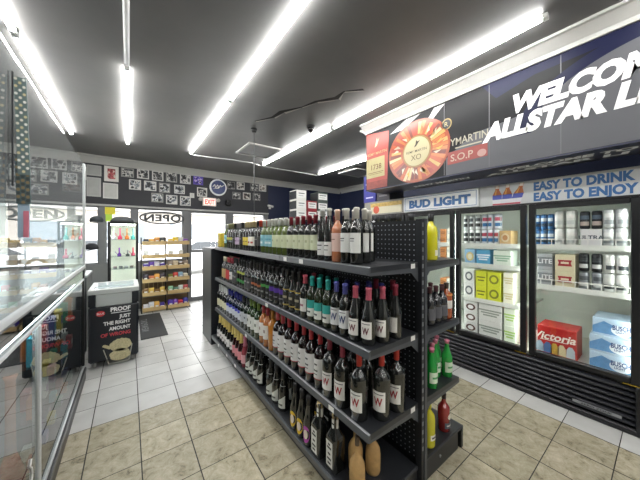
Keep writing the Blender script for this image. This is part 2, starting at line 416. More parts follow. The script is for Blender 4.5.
# vents, dome camera, rod
def vent(x0, x1, y0, y1, label):
    r = empty('ceiling_vent', ((x0 + x1) / 2, (y0 + y1) / 2, CEIL), label, 'vent', 'ceiling vents')
    a, bq = (x1 - x0) / 2, (y1 - y0) / 2; f = MB()
    for q in ((-a, a, -bq, -bq + .035), (-a, a, bq - .035, bq), (-a, -a + .035, -bq + .035, bq - .035), (a - .035, a, -bq + .035, bq - .035)): f.box(*q, -.025, 0, M('#b8b8b6', .5))
    f.build('frame', r)
    MB().box(-a + .035, a - .035, -bq + .035, bq - .035, -.008, 0, M('#8f9092', .6, noise=.1)).build('panel', r)
vent(1.58, 2.2, 4.09, 4.75, 'square pale ceiling vent near the hanging rod')
vent(4.15, 4.85, 4.2, 4.85, 'square ceiling vent past the end of the big sign')
r = empty('ceiling_camera', (2.05, 2.99, CEIL), 'small black dome security camera on the ceiling', 'camera')
MB().lathe([(.055, -.03), (.06, 0)], BLACK, 20).build('base', r)
MB().lathe([(.012, -.085), (.03, -.075), (.042, -.055), (.046, -.03)], M('#050506', .08), 20).build('dome', r)
r = empty('hanging_rod', (1.452, 3.56, CEIL), 'thin dark rod hanging from the ceiling to the wine shelving', 'rod')
MB().cyl((0, 0, -CEIL + 1.655), (0, 0, 0), .006, M('#55585a', .4)).build('rod', r)
MB().lathe([(.03, -.05), (.045, 0)], BLACK, 14).build('mount', r)

# ------------------------------------------------------------------ hanging sign soffit
SX, SZ0, SZ1, SY0, SY1 = 2.72, 2.17, 2.97, 2.565, -1.25
def sg(u, v, d=.0):      # u runs along the sign as one reads it, v up
    return (SX - d, SY0 - u, SZ0 + v)
sign = empty('shop_sign', (0, 0, 0), 'long overhead shop sign with big white slanted lettering and an amber bottle medallion', 'sign')
SB = M('#121317', .45, 0, .22, noise=.1, nscale=3)
mb = MB().box(SX, 3.13, SY1, SY0, SZ0, SZ0 + .012, M('#141a3a', .3)).box(SX + .02, 3.14, SY1, SY0, SZ0 + .012, CEIL, SB)
mb.build('soffit', sign)
SG = M('#57585d', .45, 0, .25); NV = M('#0f1434', .45, 0, .25)
mb = MB().box(SX, SX + .02, SY1, SY0, SZ0 + .012, CEIL - .02, SB); mb.build('sign_panel', sign)
crown_t = MB()
prof = [(0, 0), (.02, 0), (.03, .03), (.11, .085), (.13, .09), (.13, .11), (0, .11)]
vs = [(SX - p, y, SZ1 + z) for y in (SY1, SY0) for p, z in prof]; n = len(prof)
crown_t.add(vs, [tuple(range(n)), tuple(range(2 * n - 1, n - 1, -1))] + [(i, (i + 1) % n, n + (i + 1) % n, n + i) for i in range(n)], CROWN)
vs2 = [(SX + .41, SY0 + p, SZ1 + z) for p, z in prof] + [(SX - .0, SY0 + p, SZ1 + z) for p, z in prof]
crown_t.add(vs2, [tuple(range(n)), tuple(range(2 * n - 1, n - 1, -1))] + [(i, (i + 1) % n, n + (i + 1) % n, n + i) for i in range(n)], CROWN)
crown_t.build('crown_moulding', sign)
art = MB()
LEN = SY0 - SY1
d1 = .0015
# grey field with a navy swoosh
art.flat([(1.15, 0), (LEN, 0), (LEN, .62), (1.42, .36), (1.15, .18)], lambda u, v: sg(u, v + .014, d1), SG)
def ring(cx, cy, rx, ry, th, a0, a1, mat, d, n=40):
    vs = []
    for k in range(n + 1):
        a = a0 + (a1 - a0) * k / n
        vs += [sg(cx + rx * math.cos(a), cy + ry * math.sin(a), d), sg(cx + (rx - th) * math.cos(a), cy + (ry - th * .6) * math.sin(a), d)]
    art.add(vs, [(2 * k, 2 * k + 1, 2 * k + 3, 2 * k + 2) for k in range(n)], mat)
def disc(cx, cy, rx, ry, mat, d, n=40, f=sg):
    art.add([f(cx + rx * math.cos(2 * PI * k / n), cy + ry * math.sin(2 * PI * k / n), d) for k in range(n)], [tuple(range(n))], mat)
art.flat([(1.5, .8), (1.62, .64), (1.9, .72), (LEN, .79), (LEN, .8)], lambda u, v: sg(u, v, d1 * 1.1), NV)
ring(2.62, .22, .86, .56, .12, PI * .5, PI * .985, NV, .003)
ring(2.62, .22, .74, .488, .3, PI * .52, PI * .97, SG, .0028)
# red corner panel
art.flat([(0.01, .02), (.37, .02), (.4, .74), (.01, .8)], lambda u, v: sg(u, v, .002), M('#93362d', .4, noise=.1))
art.flat([(0.01, .02), (.37, .02), (.37, .12), (.01, .12)], lambda u, v: sg(u, v, .0026), M('#7b2c24', .4, noise=.5, nscale=30))
art.flat([(.01, .17), (.33, .17), (.33, .44), (.01, .44)], lambda u, v: sg(u, v, .003), M('#9b9163', .4, noise=.1))
art.text('1738', lambda x, y: sg(.18 + x, .28 + y, .004), .1, M('#5c3818', .5), .01)
art.box(SX - .0045, SX - .004, SY0 - .04, SY0 - .31, SZ0 + .235, SZ0 + .242, M('#5c3818', .5)).box(SX - .0045, SX - .004, SY0 - .06, SY0 - .29, SZ0 + .215, SZ0 + .22, M('#5c3818', .5))
art.text('REMY MARTIN', lambda x, y: sg(.2 + x, .48 + y, .004), .052, M('#af9868', .5), .005)
art.flat([(.16, .58), (.2, .6), (.24, .7), (.21, .66), (.2, .71), (.18, .64)], lambda u, v: sg(u, v, .004), M('#b6a784', .5))
# amber medallion with facets
cx, cy = .80, .365; RX, RY = .4, .365
disc(cx, cy, RX, RY, M('#893c21', .3, noise=.2, nscale=9), .003, 48)
ringcols = ['#a14823', '#aa5f2c', '#5e2219', '#ae8b4d', '#943423', '#a46838', '#b5a479', '#872c1f']
for k in range(44):
    a = 2 * PI * k / 44; w_ = .055 + .02 * random.random(); r0 = .5 + .05 * random.random(); r1 = .88 + .1 * random.random()
    mt = M(random.choice(ringcols), .3)
    art.flat([(r0 * math.cos(a - w_), r0 * math.sin(a - w_)), (r1 * math.cos(a - w_ * .9), r1 * math.sin(a - w_ * .9)), (r1 * math.cos(a + w_ * .9), r1 * math.sin(a + w_ * .9)), (r0 * math.cos(a + w_), r0 * math.sin(a + w_))], lambda x, y: sg(cx + RX * x, cy + RY * y, .004), mt)
for k in range(26):
    a = 2 * PI * random.random(); r0 = .5 + .15 * random.random(); s_ = .08
    art.flat([(r0 * math.cos(a), r0 * math.sin(a)), ((r0 + .22) * math.cos(a + s_), (r0 + .22) * math.sin(a + s_)), ((r0 + .1) * math.cos(a - s_), (r0 + .1) * math.sin(a - s_))], lambda x, y: sg(cx + RX * x, cy + RY * y, .005), M(random.choice(['#b6ac94', '#b4913e', '#a44e22']), .3))
disc(cx, cy, .185, .185, M('#806533', .3), .006); disc(cx, cy, .168, .168, M('#a79d7b', .4), .007)
art.text('XO', lambda x, y: sg(cx + x, cy - .1 + y, .008), .09, M('#50442a', .5))
art.text('REMY MARTIN', lambda x, y: sg(cx + x, cy - .01 + y, .008), .042, M('#2d261b', .5), .004)
art.flat([(-.03, .05), (.0, .06), (.05, .12), (.02, .11), (.0, .13), (-.01, .08)], lambda x, y: sg(cx + x, cy + y, .008), M('#2d261b', .5))
art.flat([(.42, .68), (.62, .68), (.85, .79), (.66, .79)], lambda u, v: sg(u, v, .0022), M('#a4a4a2', .4))
art.flat([(.92, .66), (.99, .66), (1.14, .79), (1.02, .79)], lambda u, v: sg(u, v, .0022), M('#a4a4a2', .4))
# second brandy panel
disc(1.16, .56, .055, .06, M('#8c7a45', .4), .003); disc(1.16, .56, .043, .047, M('#1f2024', .4), .004); art.text('R', lambda x, y: sg(1.155 + x, .535 + y, .005), .07, M('#a4986b', .5))
art.text('YMARTIN', lambda x, y: sg(1.2 + x, .31 + y, .004), .105, M('#9d9888', .5), .008, align='LEFT', sx=.8)
art.box(SX - .004, SX - .0035, SY0 - 1.25, SY0 - 1.5, SZ0 + .272, SZ0 + .285, M('#9d9888', .5))
art.flat([(1.17, .12), (1.55, .13), (1.55, .255), (1.17, .25)], lambda u, v: sg(u, v, .003), M('#85342f', .4))
art.text('S.O.P', lambda x, y: sg(1.2 + x, .15 + y, .005), .1, M('#ae9888', .5), .008, align='LEFT')
disc(1.5, .17, .04, .035, M('#a37c75', .4), .0045)
LETTER = M('#e8e8ea', .4)
art.fit('WELCOME TO', lambda x, y: sg(x, y, .006), 1.715, 2.41, 2.612 - SZ0, .165, LETTER, .06, .22, .98, 'WELCO')
art.fit('ALLSTAR LI', lambda x, y: sg(x, y, .006), 1.505, 2.345, 2.422 - SZ0, .172, LETTER, .06, .22, .98, 'ALLSTAR')
art.build('sign_print', sign)
GL = M('#e8e8ea', .5)
for t_, u0, u1, off, cp in (('WELCOME TO', 1.58, 2.45, .2, .09), ('ALLSTAR LI', 1.42, 2.4, .32, .09), ('REMY MARTIN', .62, 1.3, .26, .08)):
    MB().fit(t_, lambda x, y: (SX + off - y, SY0 - x, SZ0 - .002), u0, u1, 0, cp, GL, .05, .2).build('underside_lettering', sign)
sw = MB()
for u_ in (1.13, 1.56, 2.06): sw.box(SX - .002, SX, SY0 - u_, SY0 - u_ - .006, SZ0 + .02, SZ1 - .01, M('#606166', .5))
sw.build('panel_seam', sign)

# ------------------------------------------------------------------ beer cooler
CX0 = 3.13
cooler = empty('beer_cooler', (0, 0, 0), 'black walk-in beer cooler with glass doors and a louvred base', 'cooler')
DF = M('#1b1c1f', .3, noise=.1); INW = M('#e4e8e2', .45)
CY0, CY1 = .1, 3.0; CZT = 2.08; CB = 4.15
mb = MB().box(CX0 + .05, CB, CY1 - .05, CY1, 0, CZT, DF).box(CX0 + .05, CB, CY0, CY0 + .03, 0, CZT, DF).box(CB - .04, CB, CY0 + .03, CY1 - .05, .0, CZT, INW)
mb.box(CX0 + .05, CB - .04, CY0 + .03, CY1 - .05, CZT - .04, CZT, INW).box(CX0 + .06, CB - .04, CY0 + .03, CY1 - .05, .3, .4, INW).build('cabinet', cooler)
# louvred base: horizontal rounded slats
lv = MB().box(CX0 + .03, CX0 + .06, CY0, CY1, .02, .37, BLACK)
LVM = M('#303238', .28, .2, .7)
for k in range(7):
    z = .082 + k * .044; rows_ = []
    for t in range(7):
        a = PI * t / 6 - PI / 2
        rows_ += [(CX0 + .03 - .036 * math.cos(a), y, z + .0185 * math.sin(a)) for y in (CY0 + .05, CY1)]
    lv.add(rows_, [(2 * t, 2 * t + 1, 2 * t + 3, 2 * t + 2) for t in range(6)] + [tuple(range(0, 14, 2)), tuple(range(13, 0, -2))], LVM, True)
lv.box(CX0 - .01, CX0 + .03, CY0, CY1, .0, .05, M('#15161a', .35), .01).box(CX0 - .012, CX0 + .05, CY0, CY0 + .05, 0, .385, M('#17181c', .35), .008)
lv.build('louvred_base', cooler)
lab = MB().box(CX0 - .012, CX0 - .006, .22, .50, .098, .12, M('#8a8c90', .4)); lab.build('maker_plate', cooler)
mb = MB(); mb.text('ZERO ZONE', lambda x, y: (CX0 - .0128, .36 - x, .103 + y), .02, BLACK, .01, sx=1.6); mb.build('plate_lettering', cooler)
# doors
DOORS = [(1.535, 2.215), (.832, 1.515), (.125, .812), (2.235, 2.93)]
for k, (y0, y1) in enumerate(DOORS):
    dr = MB()
    for q in ((y0, y0 + .05, .39, 1.845), (y1 - .05, y1, .39, 1.845), (y0 + .05, y1 - .05, .39, .44), (y0 + .05, y1 - .05, 1.8, 1.845)):
        dr.box(CX0 - .0, CX0 + .05, q[0], q[1], q[2], q[3], DF, .006)
    dr = dr.build('door', cooler)
    MB().box(CX0 + .018, CX0 + .026, y0 + .045, y1 - .045, .435, 1.805, GLASS).build('pane', dr)
    MB().box(CX0 - .03, CX0 - .015, y1 - .045, y1 - .02, .75, 1.35, M('#2a2b2e', .3), .005).box(CX0 - .02, CX0 + .001, y1 - .04, y1 - .025, .77, .8, DF).box(CX0 - .02, CX0 + .001, y1 - .04, y1 - .025, 1.3, 1.33, DF).build('handle', dr) if k == 0 else None
    MB().box(CX0 - .006, CX0, y0 + .0, y0 + .09, .383, .389, M('#b59a3a', .3, .6)).build('hinge', dr)
    # lamp strip standing inside each door frame
    lampm = M('#f6fff4', .4, emit=11.)
    MB().box(CX0 + .06, CX0 + .085, y0 + .012, y0 + .037, .45, 1.8, lampm).build('lamp_strip', cooler)
    for z in ((.815, 1.215, 1.445) if k != 2 else (1.065, 1.45)):
        sh = MB().box(CX0 + .09, CX0 + .72, y0 + .03, y1 - .03, z - .02, z, INW)
        sh.box(CX0 + .082, CX0 + .09, y0 + .03, y1 - .03, z - .035, z + .012, M('#dfe3de', .4))
        if k == 2:
            sh.box(CX0 + .08, CX0 + .086, y0 + .03, y1 - .03, z + .055, z + .065, WHITE)
            for t in range(8): sh.box(CX0 + .08, CX0 + .086, y0 + .05 + t * .08, y0 + .056 + t * .08, z + .012, z + .055, WHITE)
        sh.build('shelf', cooler)
# header above the doors
hd = MB().box(CX0 - .0, CX0 + .05, CY0, CY1, 1.845, 1.862, DF).box(CX0 + .012, CX0 + .05, CY0, 2.23, 1.862, CZT, M('#c3c8ca', .4)).box(CX0 + .012, CX0 + .05, 2.23, CY1, 1.862, CZT, M('#8c8b86', .4))
hd = hd.build('header', cooler)
def hp(y, z, d=0.): return (CX0 + .012 - d, y, z)
art = MB()
art.box(CX0 - .012, CX0 + .012, 1.255, 2.225, 1.87, 2.072, M('#e3e7ea', .35)).build('beer_sign_box', cooler)
art = MB(); BB = M('#2f639c', .4)
for q in ((1.275, 2.205, 1.885, 1.891), (1.275, 2.205, 2.051, 2.057), (1.275, 1.281, 1.885, 2.057), (2.199, 2.205, 1.885, 2.057)): art.box(CX0 - .0128, CX0 - .012, *q, BB)
art.fit('BUD LIGHT', lambda x, y: (CX0 - .0135, 2.135 - x, 1.912 + y), 0, .8, 0, .108, BB, .06)
art.build('beer_sign_lettering', cooler)
art = MB()
art.fit('EASY TO DRINK', lambda x, y: hp(.775 - x, 1.975 + y, .002), 0, .625, 0, .082, BB, .05)
art.fit('EASY TO ENJOY', lambda x, y: hp(.775 - x, 1.874 + y, .002), 0, .64, 0, .082, BB, .05)
for k, (yc, tl) in enumerate(((yu(496.8, CX0), 0), (yu(506.3, CX0), .05), (yu(514.6, CX0), .3))):
    def bp_(x, y, d=0): return hp(yc - x * 1.3 - tl * y, 1.866 + y * 1.05, .002 + d)
    art.flat([(-.033, 0), (.033, 0), (.033, .1), (.014, .15), (.013, .195), (-.013, .195), (-.014, .15), (-.033, .1)], bp_, M('#b4642e', .35))
    art.flat([(-.033, .015), (.033, .015), (.033, .055), (-.033, .055)], lambda x, y: bp_(x, y, .001), M('#d8dae2', .4))
    art.flat([(-.033, .055), (.033, .055), (.033, .1), (-.033, .1)], lambda x, y: bp_(x, y, .001), M('#36439a', .4))
    art.flat([(-.033, 0), (.033, 0), (.033, .015), (-.033, .015)], lambda x, y: bp_(x, y, .001), M('#b8475a', .4))
    art.flat([(-.012, .165), (.012, .165), (.011, .195), (-.011, .195)], lambda x, y: bp_(x, y, .001), M('#e8e2da', .4))
    art.flat([(-.02, .1), (-.006, .1), (-.004, .155), (-.01, .15)], lambda x, y: bp_(x, y, .001), M('#e0a34c', .35))
art.build('banner_print', cooler)
art = MB().box(CX0 + .004, CX0 + .012, 2.27, 2.86, 1.885, 2.05, M('#d6d0b6', .4))
art.box(CX0 + .002, CX0 + .004, 2.27, 2.86, 1.99, 2.05, M('#c9a95c', .4, noise=.6, nscale=25))
art.add([(CX0 + .001, 2.74 + .06 * math.cos(2 * PI * k / 24), 1.945 + .06 * math.sin(2 * PI * k / 24)) for k in range(24)], [tuple(range(24))], M('#c2553c', .4))
art.build('food_poster', cooler)

COUNT = {}
def lab_for(base, where):
    k = (base, where); COUNT[k] = COUNT.get(k, 0) + 1
    t = f'{base} {where}, {nth(COUNT[k])} from near end'
    return t if len(t.split()) <= 16 else f'{base} {where}, {nth(COUNT[k])} along'

# cooler stock -------------------------------------------------
def carton(name, w_, d_, h_, col, side, decor, label, cat, group, loc, rz=0):
    r = empty(name, loc, label, cat, group, rz)
    MB().box(-d_ / 2, d_ / 2, -w_ / 2, w_ / 2, 0, h_, M(col, .45), .004).build('carton', r)
    if decor:
        p = MB(); decor(p, w_, h_, lambda x, y, dd=.001: (-d_ / 2 - dd, -x, y)); 
        if p.v: p.build('printed_panel', r)
    return r
DKT = M('#3b3f45', .5)
def deco_lines(col, n=3):
    def f(p, w_, h_, fn):
        for k in range(n):
            z = h_ * (.3 + .45 * k / n); ww = w_ * (.3 + .1 * ((k * 7) % 3))
            p.flat([(-ww, z), (ww, z), (ww, z + h_ * .09), (-ww, z + h_ * .09)], fn, M(col, .5))
    return f
def deco_oval(col, inner):
    def f(p, w_, h_, fn):
        for s_, c, dd in ((1, col, .001), (.6, inner, .002)):
            p.flat([(w_ * .36 * s_ * math.cos(2 * PI * k / 20), h_ * .5 + h_ * .32 * s_ * math.sin(2 * PI * k / 20)) for k in range(20)], lambda x, y: fn(x, y, dd), M(c, .5))
    return f
def deco_bow(p, w_, h_, fn):
    R_ = M('#a8323a', .5)
    p.flat([(-w_ * .36, h_ * .3), (w_ * .36, h_ * .3), (w_ * .3, h_ * .5), (w_ * .36, h_ * .68), (-w_ * .36, h_ * .68), (-w_ * .3, h_ * .5)], fn, R_)
    p.flat([(-w_ * .2, h_ * .44), (w_ * .2, h_ * .44), (w_ * .2, h_ * .56), (-w_ * .2, h_ * .56)], lambda x, y: fn(x, y, .002), M('#eadcc0', .5))
def deco_text(t, col, size, sl=0., bold=.02, band=None, yy=.4):
    def f(p, w_, h_, fn):
        if band: p.flat([(-w_ * .49, h_ * band[1]), (w_ * .49, h_ * band[1]), (w_ * .49, h_ * band[2]), (-w_ * .49, h_ * band[2])], fn, M(band[0], .45))
        p.text(t, lambda x, y: fn(x, h_ * yy + y, .002), size, M(col, .5), bold, sl)
    return f
def cdec_victoria(p, w_, h_, fn):
    p.text('Victoria', lambda x, y: fn(x - .02, h_ * .55 + y + x * .03, .002), .095, M('#efe6dc', .5), .025, .25)
    p.flat([(-w_ * .42, h_ * .5), (w_ * .3, h_ * .53), (w_ * .3, h_ * .55), (-w_ * .42, h_ * .52)], fn, M('#efe6dc', .5))
    for k, (x, c) in enumerate(((-.12, '#9fb3c4'), (-.06, '#5877a8'), (-.01, '#c9a446'), (.04, '#d8c9a0'), (.1, '#b7c4cc'))):
        p.flat([(x - .03, .02), (x + .03, .02), (x + .028, .09), (x + .01, .12), (x - .012, .12), (x - .028, .09)], fn, M(c, .4))
def cdec_busch(p, w_, h_, fn):
    p.flat([(-w_ * .5, h_ * .12), (w_ * .5, h_ * .12), (w_ * .5, h_ * .5), (w_ * .1, h_ * .62), (-w_ * .2, h_ * .85), (-w_ * .5, h_ * .5)], fn, M('#5d8fc0', .4, noise=.3, nscale=20))
    p.flat([(w_ * .24 + w_ * .26 * math.cos(2 * PI * k / 20), h_ * .42 + h_ * .3 * math.sin(2 * PI * k / 20)) for k in range(20)], lambda x, y: fn(x, y, .0015), M('#e4edf4', .4))
    p.fit('BUSCH', lambda x, y: fn(x, h_ * .43 + y, .0025), w_ * .02, w_ * .46, 0, .04, M('#23407a', .5), .03)
    p.fit('LIGHT', lambda x, y: fn(x, h_ * .27 + y, .0025), w_ * .1, w_ * .36, 0, .02, M('#23407a', .5), .02)
def ypix(u, X=3.24): return yu(u, X)
def place_carton(u0, u1, z, h_, dep, col, decor, base, where, group, name='beer_carton', cat='beer carton', X=3.235):
    ya, yb = ypix(u0, X), max(.168, ypix(u1, X)); w_ = ya - yb - .006
    return carton(name, w_, dep, h_, col, None, decor, lab_for(base, where), cat, group, (X + dep / 2, (ya + yb) / 2, z + .001))
CANT = {}
def can(cols, pos, base, where, group, h_=.15, r_=.033):
    key = (cols, h_, r_)
    label = lab_for(base, where)
    if key in CANT: return dup(CANT[key], pos, random.uniform(-.5, .5), label, group)
    rt = empty('beverage_can', pos, label, 'can', group)
    MB().lathe([(r_ * .8, 0), (r_, .008), (r_, h_ - .016), (r_ * .82, h_ - .002), (r_ * .78, h_ - .004), (.002, h_ - .005)], M(cols[0], .3, .3), 16).build('can_body', rt)
    p = MB()
    for k, c in enumerate(cols[1:]):
        z0 = .03 + k * (h_ - .05) / max(1, len(cols) - 1)
        p.arc(r_ + .0006, z0, z0 + (h_ - .06) / (len(cols) - 1) * .7, -1.0, 1.0, M(c, .35))
    if p.v: p.build('printed_band', rt)
    CANT[key] = rt
    return rt
G1 = 'drinks in the middle cooler door'; G2 = 'drinks in the cooler door at the end'; G0 = 'drinks in the cooler door behind the shelving'
def cans(us, z, stack, cols, base, where, group, h_=.15, r_=.033, rows=2, X=3.27):
    for u in us:
        y = yu(u, X)
        for rr in range(rows):
            for s_ in range(stack):
                can(cols, (X + rr * (2 * r_ + .006), y, z + .001 + s_ * (h_ + .001)), base, where + (', front file' if rr == 0 else ', back file'), group, h_, r_)
# middle door
cans((466.5, 472.5, 478.5), 1.445, 2, ('#dfe3e4', '#15181c', '#3a3f44'), 'black-and-white tall can', 'on middle door top shelf', G1, .17, .028)
cans((485, 491, 497.5), 1.445, 2, ('#d9dfe8', '#2c6aa0', '#b3435a'), 'blue-and-red tall can', 'on middle door top shelf', G1, .17, .028)
place_carton(499, 511.5, 1.445, .15, .2, '#c9a878', deco_oval('#d9c9a8', '#b07a54'), 'tan carton with an oval emblem', 'on middle door top shelf', G1)
place_carton(464.5, 475.5, 1.215, .165, .2, '#8db6d8', deco_oval('#d9c68a', '#e6dfc4'), 'pale-blue carton with a gold emblem', 'on middle door second shelf', G1)
place_carton(476, 490.5, 1.215, .165, .2, '#5aa6d0', deco_lines('#e4f0f6'), 'bright-blue carton with white marks', 'on middle door second shelf', G1)
place_carton(493, 511.5, 1.215, .165, .2, '#dfeadf', deco_lines('#8eb59a'), 'white-and-green carton', 'on middle door second shelf', G1)
for s_ in range(2):
    place_carton(463.5, 474.5, .815 + s_ * .166, .165, .2, '#e4e6e4', deco_oval('#6d7276', '#e4e6e4'), 'white carton with a grey ring', 'stacked on middle door third shelf', G1)
    place_carton(475.5, 486.5, .815 + s_ * .161, .16, .2, '#d3d93c', deco_lines('#69702c', 2), 'yellow-green carton', 'stacked on middle door third shelf', G1)
    place_carton(487, 501, .815 + s_ * .161, .16, .2, '#d3d93c', deco_oval('#7c8330', '#d3d93c'), 'yellow-green carton with a dark ring', 'stacked on middle door third shelf', G1)
    place_carton(503, 514, .815 + s_ * .166, .165, .2, '#ecebd8', deco_lines('#d0c79a'), 'cream carton', 'stacked on middle door third shelf', G1)
    place_carton(478.5, 502, .402 + s_ * .183, .182, .3, '#e3e5e2', deco_lines('#9aa39a'), 'wide white case with grey lettering', 'stacked on middle door floor', G1)
    place_carton(503.5, 516, .402 + s_ * .183, .182, .3, '#dfe8d8', deco_lines('#a5cc6a'), 'white case with a green band', 'stacked on middle door floor', G1)
for s_ in range(3):
    place_carton(464, 477.5, .402 + s_ * .121, .12, .3, '#dcdedd', deco_oval('#5a3f3a', '#efefef'), 'white case with dark curved label', 'stacked on middle door floor', G1)
# end door
W2 = 'on end door upper shelf'; W3 = 'on end door middle shelf'
cans((537.5, 544, 551), 1.45, 2, ('#3a6fa6', '#20364e', '#cfd9e2'), 'dark-blue can', W2, G2, .15, .024)
cans((559.5, 571), 1.45, 2, ('#dfe2df', '#c9cfcf', '#e9e9e6'), 'large white can', W2, G2, .165, .034)
place_carton(580, 602, 1.45, .15, .2, '#d9dadc', deco_text('ULTRA', '#3b4654', .05), 'white carton with dark lettering', W2, G2)
for u in (585, 597):
    can(('#23262b', '#b9a9a0', '#4a5b6c'), (3.3, yu(u, 3.3), 1.45 + .154), 'dark can standing atop the white carton', W2, G2, .16, .034)
cans((609, 621.5), 1.45, 2, ('#c6cacc', '#8c9296', '#e4e5e5'), 'silver can', W2, G2, .16, .034)
for s_ in range(2):
    place_carton(537, 553, 1.065 + s_ * .151, .15, .25, '#a9adb2', deco_text('LITE', '#e6e8ea', .06, 0, .02, ('#7d8288', .2, .8)), 'silver carton', 'stacked ' + W3, G2)
    place_carton(554.5, 575.5, 1.065 + s_ * .151, .15, .25, '#ddd5b6', deco_bow, 'cream carton with a red bow-tie emblem', 'stacked ' + W3, G2)
for s_ in range(2):
    for u in (584, 597): can((('#8d9298', '#cfd2d4', '#5b6066') if s_ == 0 else ('#1f2226', '#c9cbcc', '#3a3e43')), (3.28, yu(u, 3.28), 1.066 + s_ * .162), 'black can' if s_ else 'grey can', 'stacked ' + W3, G2, .16, .034)
    for u in (609.5, 622.5): can(('#dcdedd', '#3d4247', '#e6e6e4'), (3.28, yu(u, 3.28), 1.066 + s_ * .162), 'white can with a dark letter mark', 'stacked ' + W3, G2, .16, .034)
place_carton(537, 577, .402, .27, .26, '#b3231f', cdec_victoria, 'red beer case with white script lettering', 'on end door floor', G2)
for s_, (sx_, xx) in enumerate(((589, 3.235), (589, 3.235), (592, 3.25))):
    place_carton(sx_, 640, .402 + s_ * .146, .145, .3, '#b4cbe0', cdec_busch, 'pale-blue beer case with mountain print', 'stacked on end door floor', G2, X=xx)
# door behind the shelving
for s_ in range(2):
    for z in (1.215, .815, 1.445):
        for u, c, t in ((443, '#cf8f58', 'orange carton'), (449.5, '#dcdccf', 'white carton')):
            place_carton(u - 3.2, u + 3.2, z + s_ * .091, .09, .2, c, deco_lines('#7a4a30' if c[1] == 'c' else '#8d9aa6', 2), t, 'in the door behind the shelving, %s shelf' % {1.215: 'middle', .815: 'lower', 1.445: 'upper'}[z], G0)
# cartons on top of the cooler
for k, (y, z, c) in enumerate(((2.9, CZT, '#2b2f8c'), (2.9, CZT + .221, '#262a7c'), (2.62, CZT, '#3b3a44'), (3.2, CZT + .0, '#2b2f8c'))):
    if k == 3: continue
    carton('drinks_carton', .26, .34, .22, c, None, deco_lines('#b9bce0', 1) if k < 2 else deco_lines('#77757c', 1), ('deep-blue carton stored on top of the cooler, lower of two', 'deep-blue carton stored on top of the cooler, upper of two', 'dark grey carton stored on top of the cooler beside blue ones')[k], 'carton', 'cartons on the cooler', (3.32, y, z + .001))

# ------------------------------------------------------------------ gondola shelving
GX0, GXS, GX1 = .97, 1.44, 1.93; GY0, GYS = .9, .97
gond = empty('gondola_shelving', (0, 0, 0), 'long black double-sided steel shelving with pegboard spine holding wine', 'shelving')
PEG = None
def peg_mat():
    m = bpy.data.materials.new('pegboard'); m.use_nodes = True; nt = m.node_tree; N = nt.nodes; L = nt.links; b = N['Principled BSDF']
    geo = N.new('ShaderNodeNewGeometry'); sc = N.new('ShaderNodeVectorMath'); sc.operation = 'SCALE'; sc.inputs['Scale'].default_value = 1 / .032
    L.new(geo.outputs['Position'], sc.inputs[0]); fr = N.new('ShaderNodeVectorMath'); fr.operation = 'FRACTION'; L.new(sc.outputs[0], fr.inputs[0])
    sp = N.new('ShaderNodeSeparateXYZ'); L.new(fr.outputs[0], sp.inputs[0]); cb = N.new('ShaderNodeCombineXYZ'); L.new(sp.outputs[1], cb.inputs[0]); L.new(sp.outputs[2], cb.inputs[1])
    ds = N.new('ShaderNodeVectorMath'); ds.operation = 'DISTANCE'; ds.inputs[1].default_value = (.5, .5, 0); L.new(cb.outputs[0], ds.inputs[0])
    lt = N.new('ShaderNodeMath'); lt.operation = 'LESS_THAN'; lt.inputs[1].default_value = .13; L.new(ds.outputs['Value'], lt.inputs[0])
    mx = N.new('ShaderNodeMix'); mx.data_type = 'RGBA'; mx.inputs[6].default_value = lin('#17191d'); mx.inputs[7].default_value = lin('#a9b0b8'); L.new(lt.outputs[0], mx.inputs[0])  # pale dots paint the light showing through the peg holes
    L.new(mx.outputs[2], b.inputs['Base Color']); b.inputs['Roughness'].default_value = .4
    return m
PEG = peg_mat()
TOP = 1.642
for k in range(3):
    y0 = GY0 + k * GYS
    MB().box(GXS - .012, GXS + .012, y0 + .02, y0 + GYS - .02, .16, TOP, PEG).build('pegboard', gond)
for k in range(4):
    y = GY0 + k * GYS
    up = MB().box(GXS - .03, GXS - .004, y - .02, y + .02, 0, TOP + .005, BLACKMETAL).box(GXS - .004, GXS + .018, y - .026, y + .02, 0, TOP + .005, EDGEMETAL).box(GXS + .018, GXS + .03, y - .02, y + .02, 0, TOP + .005, BLACKMETAL)
    if k == 0:
        for t in range(28): up.box(GXS - .024, GXS - .012, y - .0208, y - .02, .25 + t * .05, .275 + t * .05, M('#8b8f92', .4))
    up.build('upright', gond)
LEV = [1.385, .957, .532]
